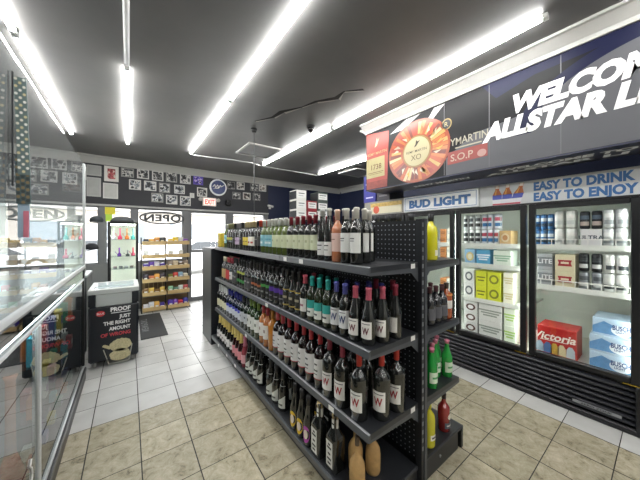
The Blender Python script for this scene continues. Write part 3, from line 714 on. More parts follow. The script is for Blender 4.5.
def shelf(side, y0, z, dep):
    xa = GXS - .03 if side < 0 else GXS + .03; xb = xa + side * dep
    s_ = MB().box(xa, xb, y0 + .003, y0 + GYS - .003, z - .03, z, SHELFMETAL)
    # rolled front lip with ticket channel
    s_.add([(xb, y, z) for y in (y0 + .003, y0 + GYS - .003)] + [(xb + side * .012, y, z - .004) for y in (y0 + .003, y0 + GYS - .003)] + [(xb + side * .018, y, z - .04) for y in (y0 + .003, y0 + GYS - .003)] + [(xb, y, z - .046) for y in (y0 + .003, y0 + GYS - .003)],
           [(2, 3, 5, 4), (4, 5, 7, 6), (0, 2, 4, 6), (1, 7, 5, 3), (0, 6, 7, 1)], EDGEMETAL)
    s_.add([(xb, y, z) for y in (y0 + .003, y0 + GYS - .003)] + [(xb + side * .012, y, z - .004) for y in (y0 + .003, y0 + GYS - .003)], [(0, 1, 3, 2)], M('#8f9396', .35, .3))  # highlight along the lip top, put into the colour as a paler sliver
    s_ = s_.build('shelf', gond)
    for yy in (y0 + .003, y0 + GYS - .006):
        MB().add([(xa, yy, z - .03), (xb, yy, z - .03), (xb, yy, z - .045), (xa + side * .07, yy, z - .06), (xa, yy, z - .12)] + [(xa, yy + .003, z - .03), (xb, yy + .003, z - .03), (xb, yy + .003, z - .045), (xa + side * .07, yy + .003, z - .06), (xa, yy + .003, z - .12)],
               [(4, 3, 2, 1, 0), (5, 6, 7, 8, 9)] + [(i, (i + 1) % 5, 5 + (i + 1) % 5, 5 + i) for i in range(5)], EDGEMETAL).build('bracket', s_)
    return s_
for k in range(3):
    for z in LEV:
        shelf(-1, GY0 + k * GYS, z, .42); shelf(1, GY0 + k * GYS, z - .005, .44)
    for side in (-1, 1):
        y0 = GY0 + k * GYS; xa = GXS + side * .03; xb = xa + side * (.47 if side < 0 else .5)
        d_ = MB().box(xa, xb, y0, y0 + GYS, .125, .15, SHELFMETAL, .006).box(xb - side * .006, xb + side * .012, y0, y0 + GYS, .105, .15, EDGEMETAL, .004)
        d_.build('base_deck', gond)
        kk = MB().box(xa, xb - side * .05, y0 + .01, y0 + GYS - .01, .0, .125, BLACKMETAL)
        if side > 0 and k == 0:
            kk.box(xb - .03, xb - .0, y0 - .004, y0 + .06, .0, .12, BLACK, .004); kk.cyl((xa + .2, y0 + .012, .075), (xa + .2, y0 + .004, .075), .009, M('#8b8f92', .4), 10)
        kk.build('kick_panel', gond)
for (y, z, side) in ((1.768, LEV[0], -1), (1.537, LEV[0], -1), (1.2, LEV[2], -1), (3.45, .15, -1), (3.1, .15, -1), (2.8, .15, -1), (2.6, LEV[2], -1), (2.1, LEV[1], -1)):
    x = GXS - .03 - .42 - .0185 if z > .2 else GXS - .03 - .47 - .0135
    MB().box(x - .001, x, y - .025, y + .025, z - .036, z - .006, WHITE).build('price_tag', gond)
for z in LEV: MB().box(1.335, 1.375, GY0 + .0015, GY0 + .0028, z - .034, z - .006, WHITE).build('price_tag', gond)
# end unit at the window end
e_ = empty('end_display_unit', (1.4, 3.855, 0), 'dark steel end unit at the window end of the wine shelving', 'shelving')
MB().box(-.47, -.44, 0, .52, .0, 1.36, M('#46494d', .4, noise=.1), .004).box(-.47, .53, -.02, .0, 0, 1.36, M('#1d2026', .4)).build('side_panel', e_)
MB().box(-.44, .53, .0, .52, 1.33, 1.36, SHELFMETAL).build('top', e_)
for z in (.15, .55, .95): MB().box(-.44, .53, .0, .5, z - .03, z, SHELFMETAL).build('shelf', e_)

# ------------------------------------------------------------------ bottles
def prof_wine(H, R, rn=.0145): return [(R * .85, 0), (R, .006), (R, .60 * H), (R * .93, .65 * H), (R * .66, .705 * H), (rn * 1.15, .76 * H), (rn, .8 * H), (rn, .955 * H), (rn * 1.12, .96 * H), (rn * 1.12, .99 * H), (rn * .9, H)]
def prof_burg(H, R, rn=.0145): return [(R * .85, 0), (R, .006), (R, .46 * H), (R * .9, .54 * H), (R * .62, .64 * H), (rn * 1.3, .74 * H), (rn, .8 * H), (rn, .955 * H), (rn * 1.12, .96 * H), (rn * 1.12, .99 * H), (rn * .9, H)]
def prof_champ(H, R, rn=.0145): return [(R * .85, 0), (R, .008), (R, .42 * H), (R * .93, .5 * H), (R * .7, .6 * H), (rn * 1.5, .72 * H), (rn * 1.05, .84 * H), (rn * 1.2, .9 * H), (rn * 1.25, .985 * H), (rn * .8, H)]
def prof_beer(H, R, rn=.014): return [(R * .85, 0), (R, .006), (R, .52 * H), (R * .92, .58 * H), (rn * 1.6, .7 * H), (rn, .84 * H), (rn, .95 * H), (rn * 1.2, .955 * H), (rn * 1.2, .995 * H), (rn * .8, H)]
def prof_sq(H, R, rn=.0195): return [(R * .9, 0), (R, .006), (R, .57 * H), (R * .94, .61 * H), (rn * 1.2, .72 * H), (rn, .76 * H), (rn, .96 * H), (rn * 1.1, .965 * H), (rn * 1.1, .995 * H), (rn * .9, H)]
def prof_jug(H, R, rn=.014): return [(R * .9, 0), (R, .01), (R, .6 * H), (R * .9, .7 * H), (R * .55, .77 * H), (rn * 1.1, .82 * H), (rn, .86 * H), (rn, .95 * H), (rn * .9, .96 * H)]
def prof_clay(H, R, rn=.0125): return [(R * .92, 0), (R, .012), (R * 1.02, .38 * H), (R * .95, .48 * H), (R * .68, .56 * H), (rn * 1.3, .63 * H), (rn, .67 * H), (rn, .93 * H), (rn * .9, .935 * H)]
PROF = dict(clay=prof_clay, wine=prof_wine, burg=prof_burg, champ=prof_champ, beer=prof_beer, sq=prof_sq, jug=prof_jug)
DARK = '#1a1c1a'
KIND = {}
def kind(key, base, prof='wine', H=.305, R=.037, glass=DARK, cap='#222', cap0=.8, labels=(), text=None, sq=0., name='wine_bottle', cat='wine bottle', gl=.08):
    KIND[key] = dict(base=base, prof=prof, H=H, R=R, glass=glass, cap=cap, cap0=cap0, labels=labels, text=text, sq=sq, name=name, cat=cat, gl=gl, proto=None)
# labels: (z0 frac, z1 frac, half angle, colour)
WL_ = (.16, .46, 1.15, '#e2e2de')
kind('whitecap', 'white-capped dark wine bottle with broad white label', cap='#d6d3cc', H=.32, labels=((.2, .55, 1.5, '#dedfdc'), (.44, .46, .5, '#55565a'), (.4, .415, .45, '#77787c')))
kind('rose', 'rosé bottle with pink label and pink cap', glass='#b5714e', cap='#d9b39c', H=.32, labels=((.2, .55, 1.4, '#dcbcb2'), (.42, .44, .5, '#8d6a63')))
kind('slim', 'tall slim dark bottle with low white label', prof='beer', R=.034, H=.335, cap='#c4c5c2', cap0=.86, labels=((.1, .36, 1.3, '#dcdcda'), (.28, .3, .6, '#44454a'), (.2, .215, .5, '#66676c')))
kind('burg_green', 'burgundy-capped dark wine bottle with pale-green label', cap='#7c1f2f', labels=((.2, .54, 1.4, '#cdd2b4'), (.36, .42, .25, '#a4ab86')))
kind('white_green', 'white-capped green wine bottle with pale-green label', glass='#4f5d24', cap='#d2d3ce', labels=((.2, .54, 1.4, '#ccd3b0'), (.36, .42, .25, '#a4ab86')))
kind('teal', 'white-capped green wine bottle with sky-blue label', glass='#4a5a2a', cap='#d6d6d2', labels=((.2, .54, 1.4, '#86b9c4'), (.28, .34, .7, '#d9e6e6'), (.4, .43, .8, '#4f94a6')))
kind('redcap', 'bright-red-capped dark wine bottle', cap='#b3402f', labels=((.2, .5, 1.2, '#3a3a38'),))
kind('cream_yellow', 'cream-capped dark wine bottle with yellow label', cap='#c7b98e', labels=((.18, .46, 1.2, '#d8c24a'), (.3, .33, .6, '#6a5a20')))
kind('cream_white', 'cream-capped dark wine bottle with white-and-red label', cap='#bfae84', labels=((.18, .48, 1.2, '#dedad0'), (.26, .32, .6, '#a8433a')))
kind('grey_purple', 'grey-capped dark wine bottle with lilac label', cap='#8d8d90', labels=((.18, .44, 1.2, '#b9a5bd'), (.3, .33, .5, '#5b4a63')))
kind('olive', 'olive-capped wine bottle with thin yellow-green band', cap='#8b8a62', glass='#1c2210', labels=((.34, .44, 1.4, '#b4b84c'),))
kind('plain', 'black wine bottle with black label', cap='#26272a', labels=((.2, .48, 1.2, '#2b2a2c'), (.38, .41, .6, '#8f8f8c')))
kind('pear', 'teal-capped wine bottle with teal-and-white label', cap='#2fa39b', cap0=.79, glass='#2a3320', labels=((.12, .3, 1.3, '#dfe2dc'), (.3, .48, 1.3, '#35a59c'), (.2, .24, .5, '#55585a')))
kind('W_pink', 'pink-capped dark wine bottle with letter label', R=.0405, cap='#b8566a', cap0=.78, prof='burg', labels=((.12, .42, .85, '#e6e4e0'), (.37, .385, .6, '#6d6d70')), text=('W', '#6c3540', .05, .2))
kind('W_blue', 'blue-capped dark wine bottle with letter label', cap='#5a5fb0', cap0=.8, labels=((.16, .5, 1.1, '#e0e2e4'), (.45, .465, .6, '#6d6d70')), text=('W', '#3a4670', .06, .26))
kind('navycap', 'navy-capped dark wine bottle', cap='#2c327c', labels=((.16, .5, 1.1, '#cfd2d8'),))
kind('burgcap', 'crimson-capped dark wine bottle with narrow white label', cap='#8c2f44', prof='burg', labels=((.12, .4, .9, '#dcdad6'),))
kind('pinkcap', 'pink-capped wine bottle with white label', cap='#d0596e', labels=((.16, .46, 1.2, '#dfdcd8'), (.28, .33, .6, '#9a6a78')))
kind('goldband', 'black bottle with two gold bands', prof='burg', H=.315, cap='#191a1c', labels=((.5, .525, 1.5, '#b7a052'), (.12, .15, 1.5, '#b7a052'), (.2, .46, 1.1, '#2b2a26'), (.3, .36, .7, '#a39b84')))
kind('purple', 'black bottle with purple label', H=.315, cap='#1f2023', labels=((.12, .5, 1.2, '#1c1b20'), (.33, .45, 1.2, '#5a35a0'), (.2, .23, .7, '#8d8c90')))
kind('green', 'black bottle with green label stripe', H=.315, cap='#2a2b2d', labels=((.12, .5, 1.2, '#1c1d1c'), (.36, .44, 1.2, '#4c9a4a'), (.2, .25, .7, '#8d8f8c')))
kind('orange', 'black bottle with orange label stripe', H=.315, cap='#2f2f30', labels=((.12, .5, 1.2, '#211d1c'), (.3, .37, 1.2, '#b35f36'), (.18, .23, .7, '#8f8c88')))
kind('greyl', 'black bottle with grey label', H=.315, cap='#3a3b3e', labels=((.12, .46, 1.2, '#4a4a4c'), (.3, .35, .7, '#a5a5a2')))
kind('lime', 'black bottle with yellow-green neck label', H=.315, cap='#2a2b2d', labels=((.5, .58, 1.3, '#a9b34a'), (.2, .3, 1.2, '#3f8a46')))
kind('redlab', 'red-labelled bottle with pale-red cap', cap='#c24a4f', labels=((.12, .5, 1.3, '#bf3a3a'),))
kind('goldlab', 'gold-labelled bottle with cream cap', cap='#d9ceb0', labels=((.12, .5, 1.3, '#c2a878'),))
kind('W_mag', 'large red-capped wine bottle with red letter label', H=.36, R=.0495, cap='#c9453c', cap0=.8, prof='wine', labels=((.15, .45, .8, '#e4e2de'), (.4, .415, .6, '#6d6d70')), text=('W', '#9c2a30', .06, .24))
kind('W_magp', 'large rose-capped wine bottle with red letter label', H=.36, R=.0495, cap='#a8475c', cap0=.8, prof='wine', labels=((.15, .45, .8, '#e4e2de'), (.4, .415, .6, '#6d6d70')), text=('W', '#9c2a30', .06, .24))
kind('cherry', 'large red-capped bottle with tall white label', H=.36, R=.044, glass='#15090a', cap='#c94550', cap0=.8, labels=((.2, .56, 1.3, '#dedddc'), (.185, .2, 1.3, '#b0303c'), (.44, .47, .3, '#444'), (.33, .36, .4, '#555'), (.27, .29, .35, '#777')))
kind('amber', 'clear bottle of amber wine', H=.345, R=.043, glass='#c07a2c', cap='#c9873a', labels=())
kind('blush', 'rosé bottle with white label and red cap', H=.345, R=.043, glass='#b5713c', cap='#b3414e', labels=((.2, .56, 1.3, '#e0deda'), (.36, .44, .3, '#9a8a84')))
kind('greenw', 'green wine bottle with white label and green cap', H=.345, R=.043, glass='#24401c', cap='#7d9a4a', labels=((.2, .56, 1.3, '#dfe0dc'), (.36, .44, .35, '#7f857c')))
kind('silver', 'black-capped green bottle with silver label', H=.34, R=.042, glass='#14251c', cap='#3a3c40', labels=((.2, .52, 1.3, '#c9ccd0'), (.36, .42, .35, '#6a6f78')))
kind('bluecap', 'blue-capped bottle with white-and-blue label', H=.33, R=.04, cap='#3a3fa8', glass='#141a3c', labels=((.18, .5, 1.3, '#d6d9e2'), (.4, .5, 1.3, '#4a50b4')))
kind('pearl', 'white-capped dark bottle with cream label', H=.33, R=.04, cap='#d5d6d4', cap0=.74, labels=((.16, .44, 1.3, '#ddd9b8'),))
kind('clay', 'tan clay-covered bottle with cork', prof='clay', H=.285, R=.043, glass='#b8935c', cap='#5f5040', cap0=.9, labels=(), name='liquor_bottle', cat='liquor bottle', gl=.7)
kind('square', 'square black liquor bottle with white neck label', prof='sq', H=.328, R=.047, cap='#b8a070', cap0=.91, labels=(), sq=.9, name='liquor_bottle', cat='liquor bottle')
kind('yel_oval', 'tall dark sparkling bottle with yellow oval label', prof='champ', H=.326, R=.039, cap='#1b1b1d', cap0=.8, labels=('oval', '#dcb52c'))
kind('pur_oval', 'tall dark sparkling bottle with magenta oval label', prof='champ', H=.326, R=.039, cap='#1b1b1d', cap0=.8, labels=('oval', '#b04aa8'))
kind('slantlab', 'black long-necked sparkling bottle with slanted white label', prof='champ', H=.32, R=.042, cap='#24262a', cap0=.78, labels=('slant', '#d3d6d0'))
kind('goldtop', 'gold-foiled sparkling bottle with pale label', prof='champ', H=.32, R=.042, cap='#d6c070', cap0=.68, labels=((.14, .42, 1.2, '#dad7d6'), (.24, .3, .5, '#8d8a88')))
kind('goldpink', 'gold-foiled sparkling bottle with pink label', prof='champ', H=.32, R=.042, glass='#2a0d12', cap='#d6c070', cap0=.68, labels=((.14, .42, 1.2, '#d68a92'),))
kind('pinkfoil', 'pink-foiled sparkling rosé bottle', prof='champ', H=.32, R=.042, glass='#8c3a44', cap='#c9788a', cap0=.68, labels=((.14, .42, 1.2, '#d9a0a8'),))
kind('lemon', 'tall yellow liqueur bottle with black cap', prof='jug', H=.31, R=.044, glass='#d6d21e', cap='#2e3034', cap0=.9, labels=((.1, .22, .6, '#e2e0c8'), ), name='liquor_bottle', cat='liquor bottle', gl=.15)
kind('darkflask', 'dark grey flask-shaped spirit bottle', prof='wine', H=.25, R=.036, glass='#2a2b2f', cap='#54303a', cap0=.84, labels=((.15, .45, 1.2, '#5b5c62'),), name='liquor_bottle', cat='liquor bottle')
kind('cognac', 'amber spirit bottle with white label', prof='jug', H=.25, R=.04, glass='#a3481a', cap='#3a2f28', cap0=.86, labels=((.3, .52, 1.1, '#d9d6ce'), (.66, .7, 1., '#d28a3a')), name='liquor_bottle', cat='liquor bottle')
kind('soju', 'green soju bottle with pink cap', prof='beer', H=.262, R=.036, glass='#1f9a3c', cap='#d97f9a', cap0=.9, labels=((.15, .42, 1.1, '#c9dcc4'), (.26, .31, .6, '#4f9a5c')), name='liquor_bottle', cat='liquor bottle', gl=.12)
kind('yelslim', 'slim yellow liqueur bottle with small label', prof='jug', H=.29, R=.041, glass='#c9c32c', cap='#c9c32c', cap0=.9, labels=((.18, .3, .6, '#e4e0d0'), (.22, .26, .4, '#4a4a48')), name='liquor_bottle', cat='liquor bottle', gl=.2)
kind('redrum', 'red liqueur bottle with round emblem', prof='wine', H=.26, R=.042, glass='#8c2424', cap='#2a2022', cap0=.86, labels=('emblem', '#d8c9c0'), name='liquor_bottle', cat='liquor bottle')

def make(kd, loc, label, group, rz):
    H, R = kd['H'], kd['R']
    r = empty(kd['name'], loc, label, kd['cat'], group, rz)
    pr = PROF[kd['prof']](H, R)
    MB().lathe(pr, M(kd['glass'], kd['gl'], 0, .8, coat=.6 if kd['gl'] < .2 else 0, noise=.35 if kd['prof'] == 'clay' else 0, nscale=30), 20, sq=kd['sq']).build('glass_body', r)
    c0 = kd['cap0'] * H
    def rad(z):
        for (r0, z0), (r1, z1) in zip(pr, pr[1:]):
            if z0 <= z <= z1 and z1 > z0: return r0 + (r1 - r0) * (z - z0) / (z1 - z0)
        return pr[-1][0]
    zs = [c0] + [z for _, z in pr if z > c0 + .002]
    cp = [(rad(z) + .0012, z) for z in zs[:-1]] + [(pr[-1][0] + .0012, H), (pr[-1][0] * .8, H + .0015)]
    if kd['prof'] == 'clay': cp = [(pr[-2][0] * 1.05, H * .82), (pr[-2][0] * 1.05, pr[-1][1]), (pr[-1][0] * 1.05, H)]
    if kd['prof'] == 'jug': cp = [(pr[-1][0] * 1.45, H * .845), (pr[-1][0] * 1.45, H), (pr[-1][0] * 1.2, H + .002)]
    MB().lathe(cp, M(kd['cap'], .4, 0, .4), 16).build('cork' if kd['prof'] == 'clay' else 'foil_cap', r)
    lb = MB(); L_ = kd['labels']
    if L_ and L_[0] == 'oval':
        n = 22
        for (s_, c, dd) in ((1, L_[1], .0008), (.55, '#e9dccf', .0014)):
            pts = [(.03 * s_ * math.cos(2 * PI * k / n), .085 + .055 * s_ * math.sin(2 * PI * k / n)) for k in range(n)]
            vs = [(-(R + dd), 0, .085)] + [(-(R + dd) * math.cos(x / R), -(R + dd) * math.sin(x / R), z) for x, z in pts]
            lb.add(vs, [(0, k + 1, (k + 1) % n + 1) for k in range(n)], M(c, .45), True)
    elif L_ and L_[0] == 'slant':
        for k in range(8):
            a0, a1 = -1 + k * .25, -1 + (k + 1) * .25; q = R + .0008
            lb.add([(-q * math.cos(a), -q * math.sin(a), z) for a, z in ((a0, .03 ), (a0, .1 + a0 * .03), (a1, .1 + a1 * .03), (a1, .03))], [(0, 1, 2, 3)], M(L_[1], .45), True)
        MB().arc(rad(.2) + .001, .185, .2, -1.2, 1.2, M('#b9bcb8', .4), 8).build('neck_label', r)
        lb.arc(R + .0014, .05, .065, -.5, .5, M('#5a5c58', .5), 6)
    elif L_ and L_[0] == 'emblem':
        n = 20; q = R + .0008
        vs = [(-q, 0, .11)] + [(-q * math.cos(.02 * math.cos(2 * PI * k / n) / R), -q * math.sin(.02 * math.cos(2 * PI * k / n) / R), .11 + .02 * math.sin(2 * PI * k / n)) for k in range(n)]
        lb.add(vs, [(0, k + 1, (k + 1) % n + 1) for k in range(n)], M(L_[1], .45), True)
        lb.arc(q, .03, .07, -1, 1, M('#4a4a58', .5)); lb.arc(q + .0006, .045, .055, -.7, .7, M('#cfc6c0', .5))
    else:
        for i, (z0, z1, ha, c) in enumerate(L_): lb.arc(R + .0007 + .0005 * i, z0 * H, z1 * H, -ha, ha, M(c, .5), 12)
    if kd['text']:
        t, c, sz, zz = kd['text']; q = R + .0022
        def fn(x, y): return (-q * math.cos(x / q), -q * math.sin(x / q), zz * H + y)
        lb.text(t, fn, sz, M(c, .5), .03, 0, 'CENTER', 1., .75)
    if kd['sq']:
        q = R * 1.0 + .0012; Wh = M('#dcdcd8', .45)
        lb.add([(-q, R * .62, .03), (-q, -R * .62, .03), (-q, -R * .62, .18), (-q, R * .62, .18)], [(0, 1, 2, 3)], Wh)
        for z, w_ in ((.045, .3), (.07, .4), (.1, .25), (.135, .42), (.155, .2)):
            lb.add([(-q - .0008, R * w_, z), (-q - .0008, -R * w_, z), (-q - .0008, -R * w_, z + .012), (-q - .0008, R * w_, z + .012)], [(0, 1, 2, 3)], M('#26262a', .5))
        MB().arc(rad(.27) + .0022, .235, .298, -PI, PI, Wh, 14).arc(rad(.27) + .0028, .265, .275, -.8, .8, M('#333333', .5), 8).build('neck_label', r)
    if lb.v: lb.build('label', r)
    kd['proto'] = r
    return r
BCOUNT = {}
def bottle(key, x, y, z, shelfname, row, group, rz=None):
    kd = KIND[key]; k = (key, shelfname, row); BCOUNT[k] = BCOUNT.get(k, 0) + 1
    label = f"{kd['base']}, {shelfname} {row}, {nth(BCOUNT[k])} from near end"
    if len(label.split()) > 16: label = f"{kd['base']}, {shelfname} {row}, {nth(BCOUNT[k])} along"
    rz = random.uniform(-.12, .22) if rz is None else rz
    loc = (x, y, z + .0008)
    if kd['proto'] is None: return make(kd, loc, label, group, rz)
    return dup(kd['proto'], loc, rz, label, group)
SN1, SN2, SN3, SN4 = 'top shelf', 'second shelf', 'third shelf', 'bottom deck'
Gs = {SN1: 'wine bottles on the top shelf', SN2: 'wine bottles on the second shelf', SN3: 'wine bottles on the third shelf', SN4: 'bottles on the bottom deck'}
PLACED = []
def put(key, x, y, sn, row, rz=None):
    z = {SN1: LEV[0], SN2: LEV[1], SN3: LEV[2], SN4: .15}[sn]
    R = KIND[key]['R'] * (1.3 if KIND[key]['sq'] else 1)
    for (px, py, pz, pr_) in PLACED:
        if pz == z and (px - x) ** 2 + (py - y) ** 2 < (R + pr_ + .001) ** 2: return None
    PLACED.append((x, y, z, R))
    return bottle(key, x, y, z, sn, row, Gs[sn], rz)
def row_run(sn, seq, x, row, y_start, pitch):
    y = y_start
    for key, n in seq:
        for _ in range(n):
            put(key, x + random.uniform(-.006, .006), y, sn, row); y += pitch + random.uniform(0, .004)
    return y
# top shelf
for x, y, rw in ((1.035, 1.05, 'front row'), (1.035, 1.132, 'front row'), (1.125, 1.075, 'second row'), (1.125, 1.16, 'second row'), (1.215, 1.12, 'third row')):
    put('whitecap', x, y, SN1, rw)
put('rose', 1.035, 1.216, SN1, 'front row'); put('slim', 1.035, 1.297, SN1, 'front row'); put('slim', 1.035, 1.37, SN1, 'front row')
put('slim', 1.125, 1.33, SN1, 'second row'); put('slim', 1.125, 1.25, SN1, 'second row')
seq1 = [('burg_green', 5), ('white_green', 3), ('teal', 3), ('redcap', 1), ('plain', 1), ('cream_white', 2), ('cream_yellow', 2), ('plain', 1), ('grey_purple', 2), ('plain', 1), ('olive', 3), ('teal', 1)]
row_run(SN1, seq1, 1.035, 'front row', 1.45, .081); row_run(SN1, seq1, 1.125, 'second row', 1.49, .081); row_run(SN1, seq1[:4], 1.215, 'third row', 1.45, .083)
# second shelf
for k_, x, y in (('W_pink', 1.035, 1.058), ('W_pink', 1.052, .974), ('W_pink', 1.138, .95), ('W_blue', 1.03, 1.22), ('W_blue', 1.03, 1.141)): put(k_, x, y, SN2, 'front row', .28)
for k_, x, y in (('navycap', 1.125, 1.04), ('navycap', 1.12, 1.13), ('navycap', 1.21, 1.02), ('navycap', 1.2, 1.11), ('burgcap', 1.245, .945), ('burgcap', 1.355, 1.05), ('burgcap', 1.3, 1.14), ('navycap', 1.12, 1.22)): put(k_, x, y, SN2, 'back rows')
seq2 = [('pear', 3), ('pinkcap', 1), ('goldband', 3), ('purple', 3), ('green', 2), ('orange', 3), ('greyl', 2), ('lime', 3), ('greyl', 2), ('pinkcap', 1), ('redlab', 2), ('goldlab', 2)]
row_run(SN2, seq2, 1.03, 'front row', 1.305, .085); row_run(SN2, seq2, 1.12, 'second row', 1.33, .085)
# third shelf
for k_, x, y in (('W_mag', 1.035, 1.03), ('W_mag', 1.139, .958), ('W_mag', 1.262, .95), ('W_magp', 1.03, 1.165), ('W_magp', 1.03, 1.285)): put(k_, x, y, SN3, 'front row', .3)
for k_, x, y in (('W_mag', 1.16, 1.09), ('W_mag', 1.15, 1.2), ('W_mag', 1.27, 1.07)): put(k_, x, y, SN3, 'back rows', .1)
seq3 = [('cherry', 7), ('amber', 1), ('blush', 2), ('greenw', 3), ('silver', 2), ('bluecap', 5), ('pearl', 4)]
row_run(SN3, seq3, 1.03, 'front row', 1.39, .0995); row_run(SN3, seq3, 1.135, 'second row', 1.42, .0995)
# bottom deck
for k_, x, y in (('clay', 1.02, 1.03), ('clay', 1.095, 1.12), ('clay', 1.165, 1.045)): put(k_, x, y, SN4, 'front row')
for y, x in ((1.195, 1.0), (1.33, .985)): put('square', x, y, SN4, 'front row', .0)
put('pur_oval', .972, 1.435, SN4, 'front row', .3)
for y in (1.525, 1.615): put('yel_oval', .975, y, SN4, 'front row', .3)
for y in (1.84, 1.96, 2.07): put('slantlab', 1.0, y, SN4, 'front row', .3)
for y in (2.27, 2.37, 2.47, 2.57): put('slantlab', 1.0, y, SN4, 'front row', .3)
row_run(SN4, [('pinkfoil', 1), ('goldpink', 3), ('goldtop', 6)], 1.0, 'front row', 2.69, .1)
for y, k_ in ((1.24, 'square'), (1.38, 'square'), (1.5, 'yel_oval'), (1.6, 'yel_oval'), (1.9, 'slantlab'), (2.01, 'slantlab'), (2.3, 'slantlab'), (2.42, 'slantlab'), (2.54, 'slantlab')): put(k_, 1.11, y, SN4, 'second row')
row_run(SN4, [('goldpink', 3), ('goldtop', 6)], 1.1, 'second row', 2.72, .102)
# yellow gift box at far end of top shelf
r = empty('gift_box', (1.05, 3.735, LEV[0] + .001), 'yellow floral gift box at the window end of the top wine shelf', 'box')
MB().box(-.045, .045, -.045, .045, 0, .19, M('#cdb53a', .5, noise=.6, nscale=40), .003).build('carton', r)
p = MB()
for k in range(9): p.box(-.0462, -.0455, -.035 + (k % 3) * .026, -.018 + (k % 3) * .026, .02 + (k // 3) * .055, .05 + (k // 3) * .055, M(['#c2553a', '#7a9a3c', '#e6dca0'][k % 3], .5))
p.build('floral_print', r)

# cooler-side bottles
R1, R2, R3, R4 = 'cooler-side top shelf', 'cooler-side second shelf', 'cooler-side third shelf', 'cooler-side deck'
def rput(key, x, y, z, sn, row, rz): bottle(key, x, y, z, sn, row, 'liquor on the cooler side', rz)
rput('lemon', 1.655, .965, LEV[0] - .005, R1, 'front row', PI / 2 + .2)
for k in range(7): rput('lemon', 1.53, 1.03 + k * .1, LEV[0] - .005, R1, 'inner row', PI / 2 + .4)
for k in range(3): rput('darkflask', 1.615 + k * .078, .95, LEV[1] - .005, R2, 'front row', PI / 2)
for k in range(3): rput('darkflask', 1.6 + k * .085, 1.035, LEV[1] - .005, R2, 'second row', PI / 2)
rput('cognac', 1.85, .96, LEV[1] - .005, R2, 'front row', PI / 2)
for x, y, rw in ((1.64, .95, 'front row'), (1.86, .96, 'front row'), (1.715, .99, 'front row'), (1.79, 1.01, 'front row'), (1.64, 1.04, 'second row'), (1.72, 1.075, 'second row'), (1.81, 1.1, 'second row'), (1.63, 1.125, 'third row'), (1.87, 1.045, 'second row')):
    rput('soju', x, y, LEV[2] - .005, R3, rw, PI / 2 - .3)
rput('yelslim', 1.61, .955, .15, R4, 'front row', PI / 2 - .1); rput('redrum', 1.825, .965, .15, R4, 'front row', PI / 2 + .1); rput('redrum', 1.73, 1.05, .15, R4, 'front row', PI / 2 + .1)

# ------------------------------------------------------------------ counter display case with acrylic guard
FX = -.39
case = empty('display_case', (0, 0, 0), 'glass-fronted counter display case with aluminium edges beside the aisle', 'display case')
CY_0, CY_1 = .35, 3.75
MB().box(-1.1, FX + .015, CY_0, CY_1, 0, .085, BLACK).box(FX - .0, FX + .02, CY_0, CY_1, .085, .125, M('#3a3b3d', .35), .004).build('plinth', case)
MB().box(-1.1, FX - .015, CY_0, CY_1, .085, .15, M('#1c1d1f', .45)).build('deck', case)
MB().box(-1.1, -1.07, CY_0, CY_1, .15, 1.12, M('#17181b', .5)).box(-1.07, FX - .025, CY_1 - .03, CY_1, .15, 1.12, M('#3a3c40', .3)).build('back_panel', case)
fr = MB()
fr.box(FX - .05, FX + .012, CY_0, CY_1, 1.19, 1.225, ALU, .006).box(FX - .02, FX + .004, CY_0, CY_1, 1.065, 1.085, ALU, .003)
fr.box(FX - .012, FX + .006, CY_0, CY_1, .125, .15, ALU, .003)
fr.build('edge_rail', case)
MB().box(-1.1, FX - .05, CY_0, CY_1, 1.19, 1.205, M('#9aa0a2', .2)).build('counter_top', case)
MB().box(FX - .006, FX - .001, CY_0, CY_1, 1.085, 1.19, CASEGLASS).build('top_pane', case)
MB().box(FX - .03, FX + .004, CY_0, CY_1, 1.178, 1.19, M('#4a4d50', .3)).build('rail_gasket', case)
for y in (2.02, .7): MB().box(FX - .022, FX + .006, y - .022, y + .022, .15, 1.065, ALU, .004).build('mullion', case)
MB().box(FX - .022, FX + .006, CY_1 - .03, CY_1, .15, 1.19, BLACK).build('mullion', case)
for a, bq in ((2.042, CY_1 - .03), (.722, 1.998)): MB().box(FX - .008, FX - .003, a, bq, .15, 1.065, CASEGLASS).build('pane', case)
for z in (.46, .77): MB().box(-1.05, FX - .05, 2.2, CY_1 - .05, z - .008, z, CASEGLASS).build('glass_shelf', case)
MB().box(FX - .06, FX - .045, 1.2, CY_1 - .1, 1.03, 1.045, M('#f8fbff', .4, emit=18.)).build('lamp_strip', case)  # glowing strip added to brighten the case contents, no known lamp
dec = MB()
pts = [(.0, .0), (.05, .02), (.06, .07), (.03, .1), (.0, .13), (.02, .17), (.055, .19), (.03, .22)]
def sm(ps, n=6):
    o = []
    for i in range(len(ps) - 1):
        p0, p1, p2, p3 = ps[max(i - 1, 0)], ps[i], ps[i + 1], ps[min(i + 2, len(ps) - 1)]
        for k in range(n):
            t = k / n; o.append(tuple(.5 * (2 * p1[j] + (p2[j] - p0[j]) * t + (2 * p0[j] - 5 * p1[j] + 4 * p2[j] - p3[j]) * t * t + (3 * p1[j] - p0[j] - 3 * p2[j] + p3[j]) * t ** 3) for j in range(len(p1))))
    return o + [ps[-1]]
dec.tube([(FX + .0, 1.9 - q[0] * .6, .22 + q[1]) for q in sm(pts)], .004, WHITE)
dec.tube([(FX + .0, 1.86 - q[0] * .5, .2 + q[1] * .7) for q in sm(pts)], .004, WHITE)
dec.build('window_decal', case)
guard = empty('counter_guard', (FX, 0, 1.226), 'clear acrylic sneeze guard standing along the counter', 'counter guard')
MB().box(-.004, .001, CY_0, CY_1 - .02, 0, 1.085, PLEXI).build('sheet', guard)
MB().box(-.012, .012, CY_1 - .025, CY_1 + .01, 0, 1.09, M('#cfd3d4', .35, .3), .004).build('post', guard)
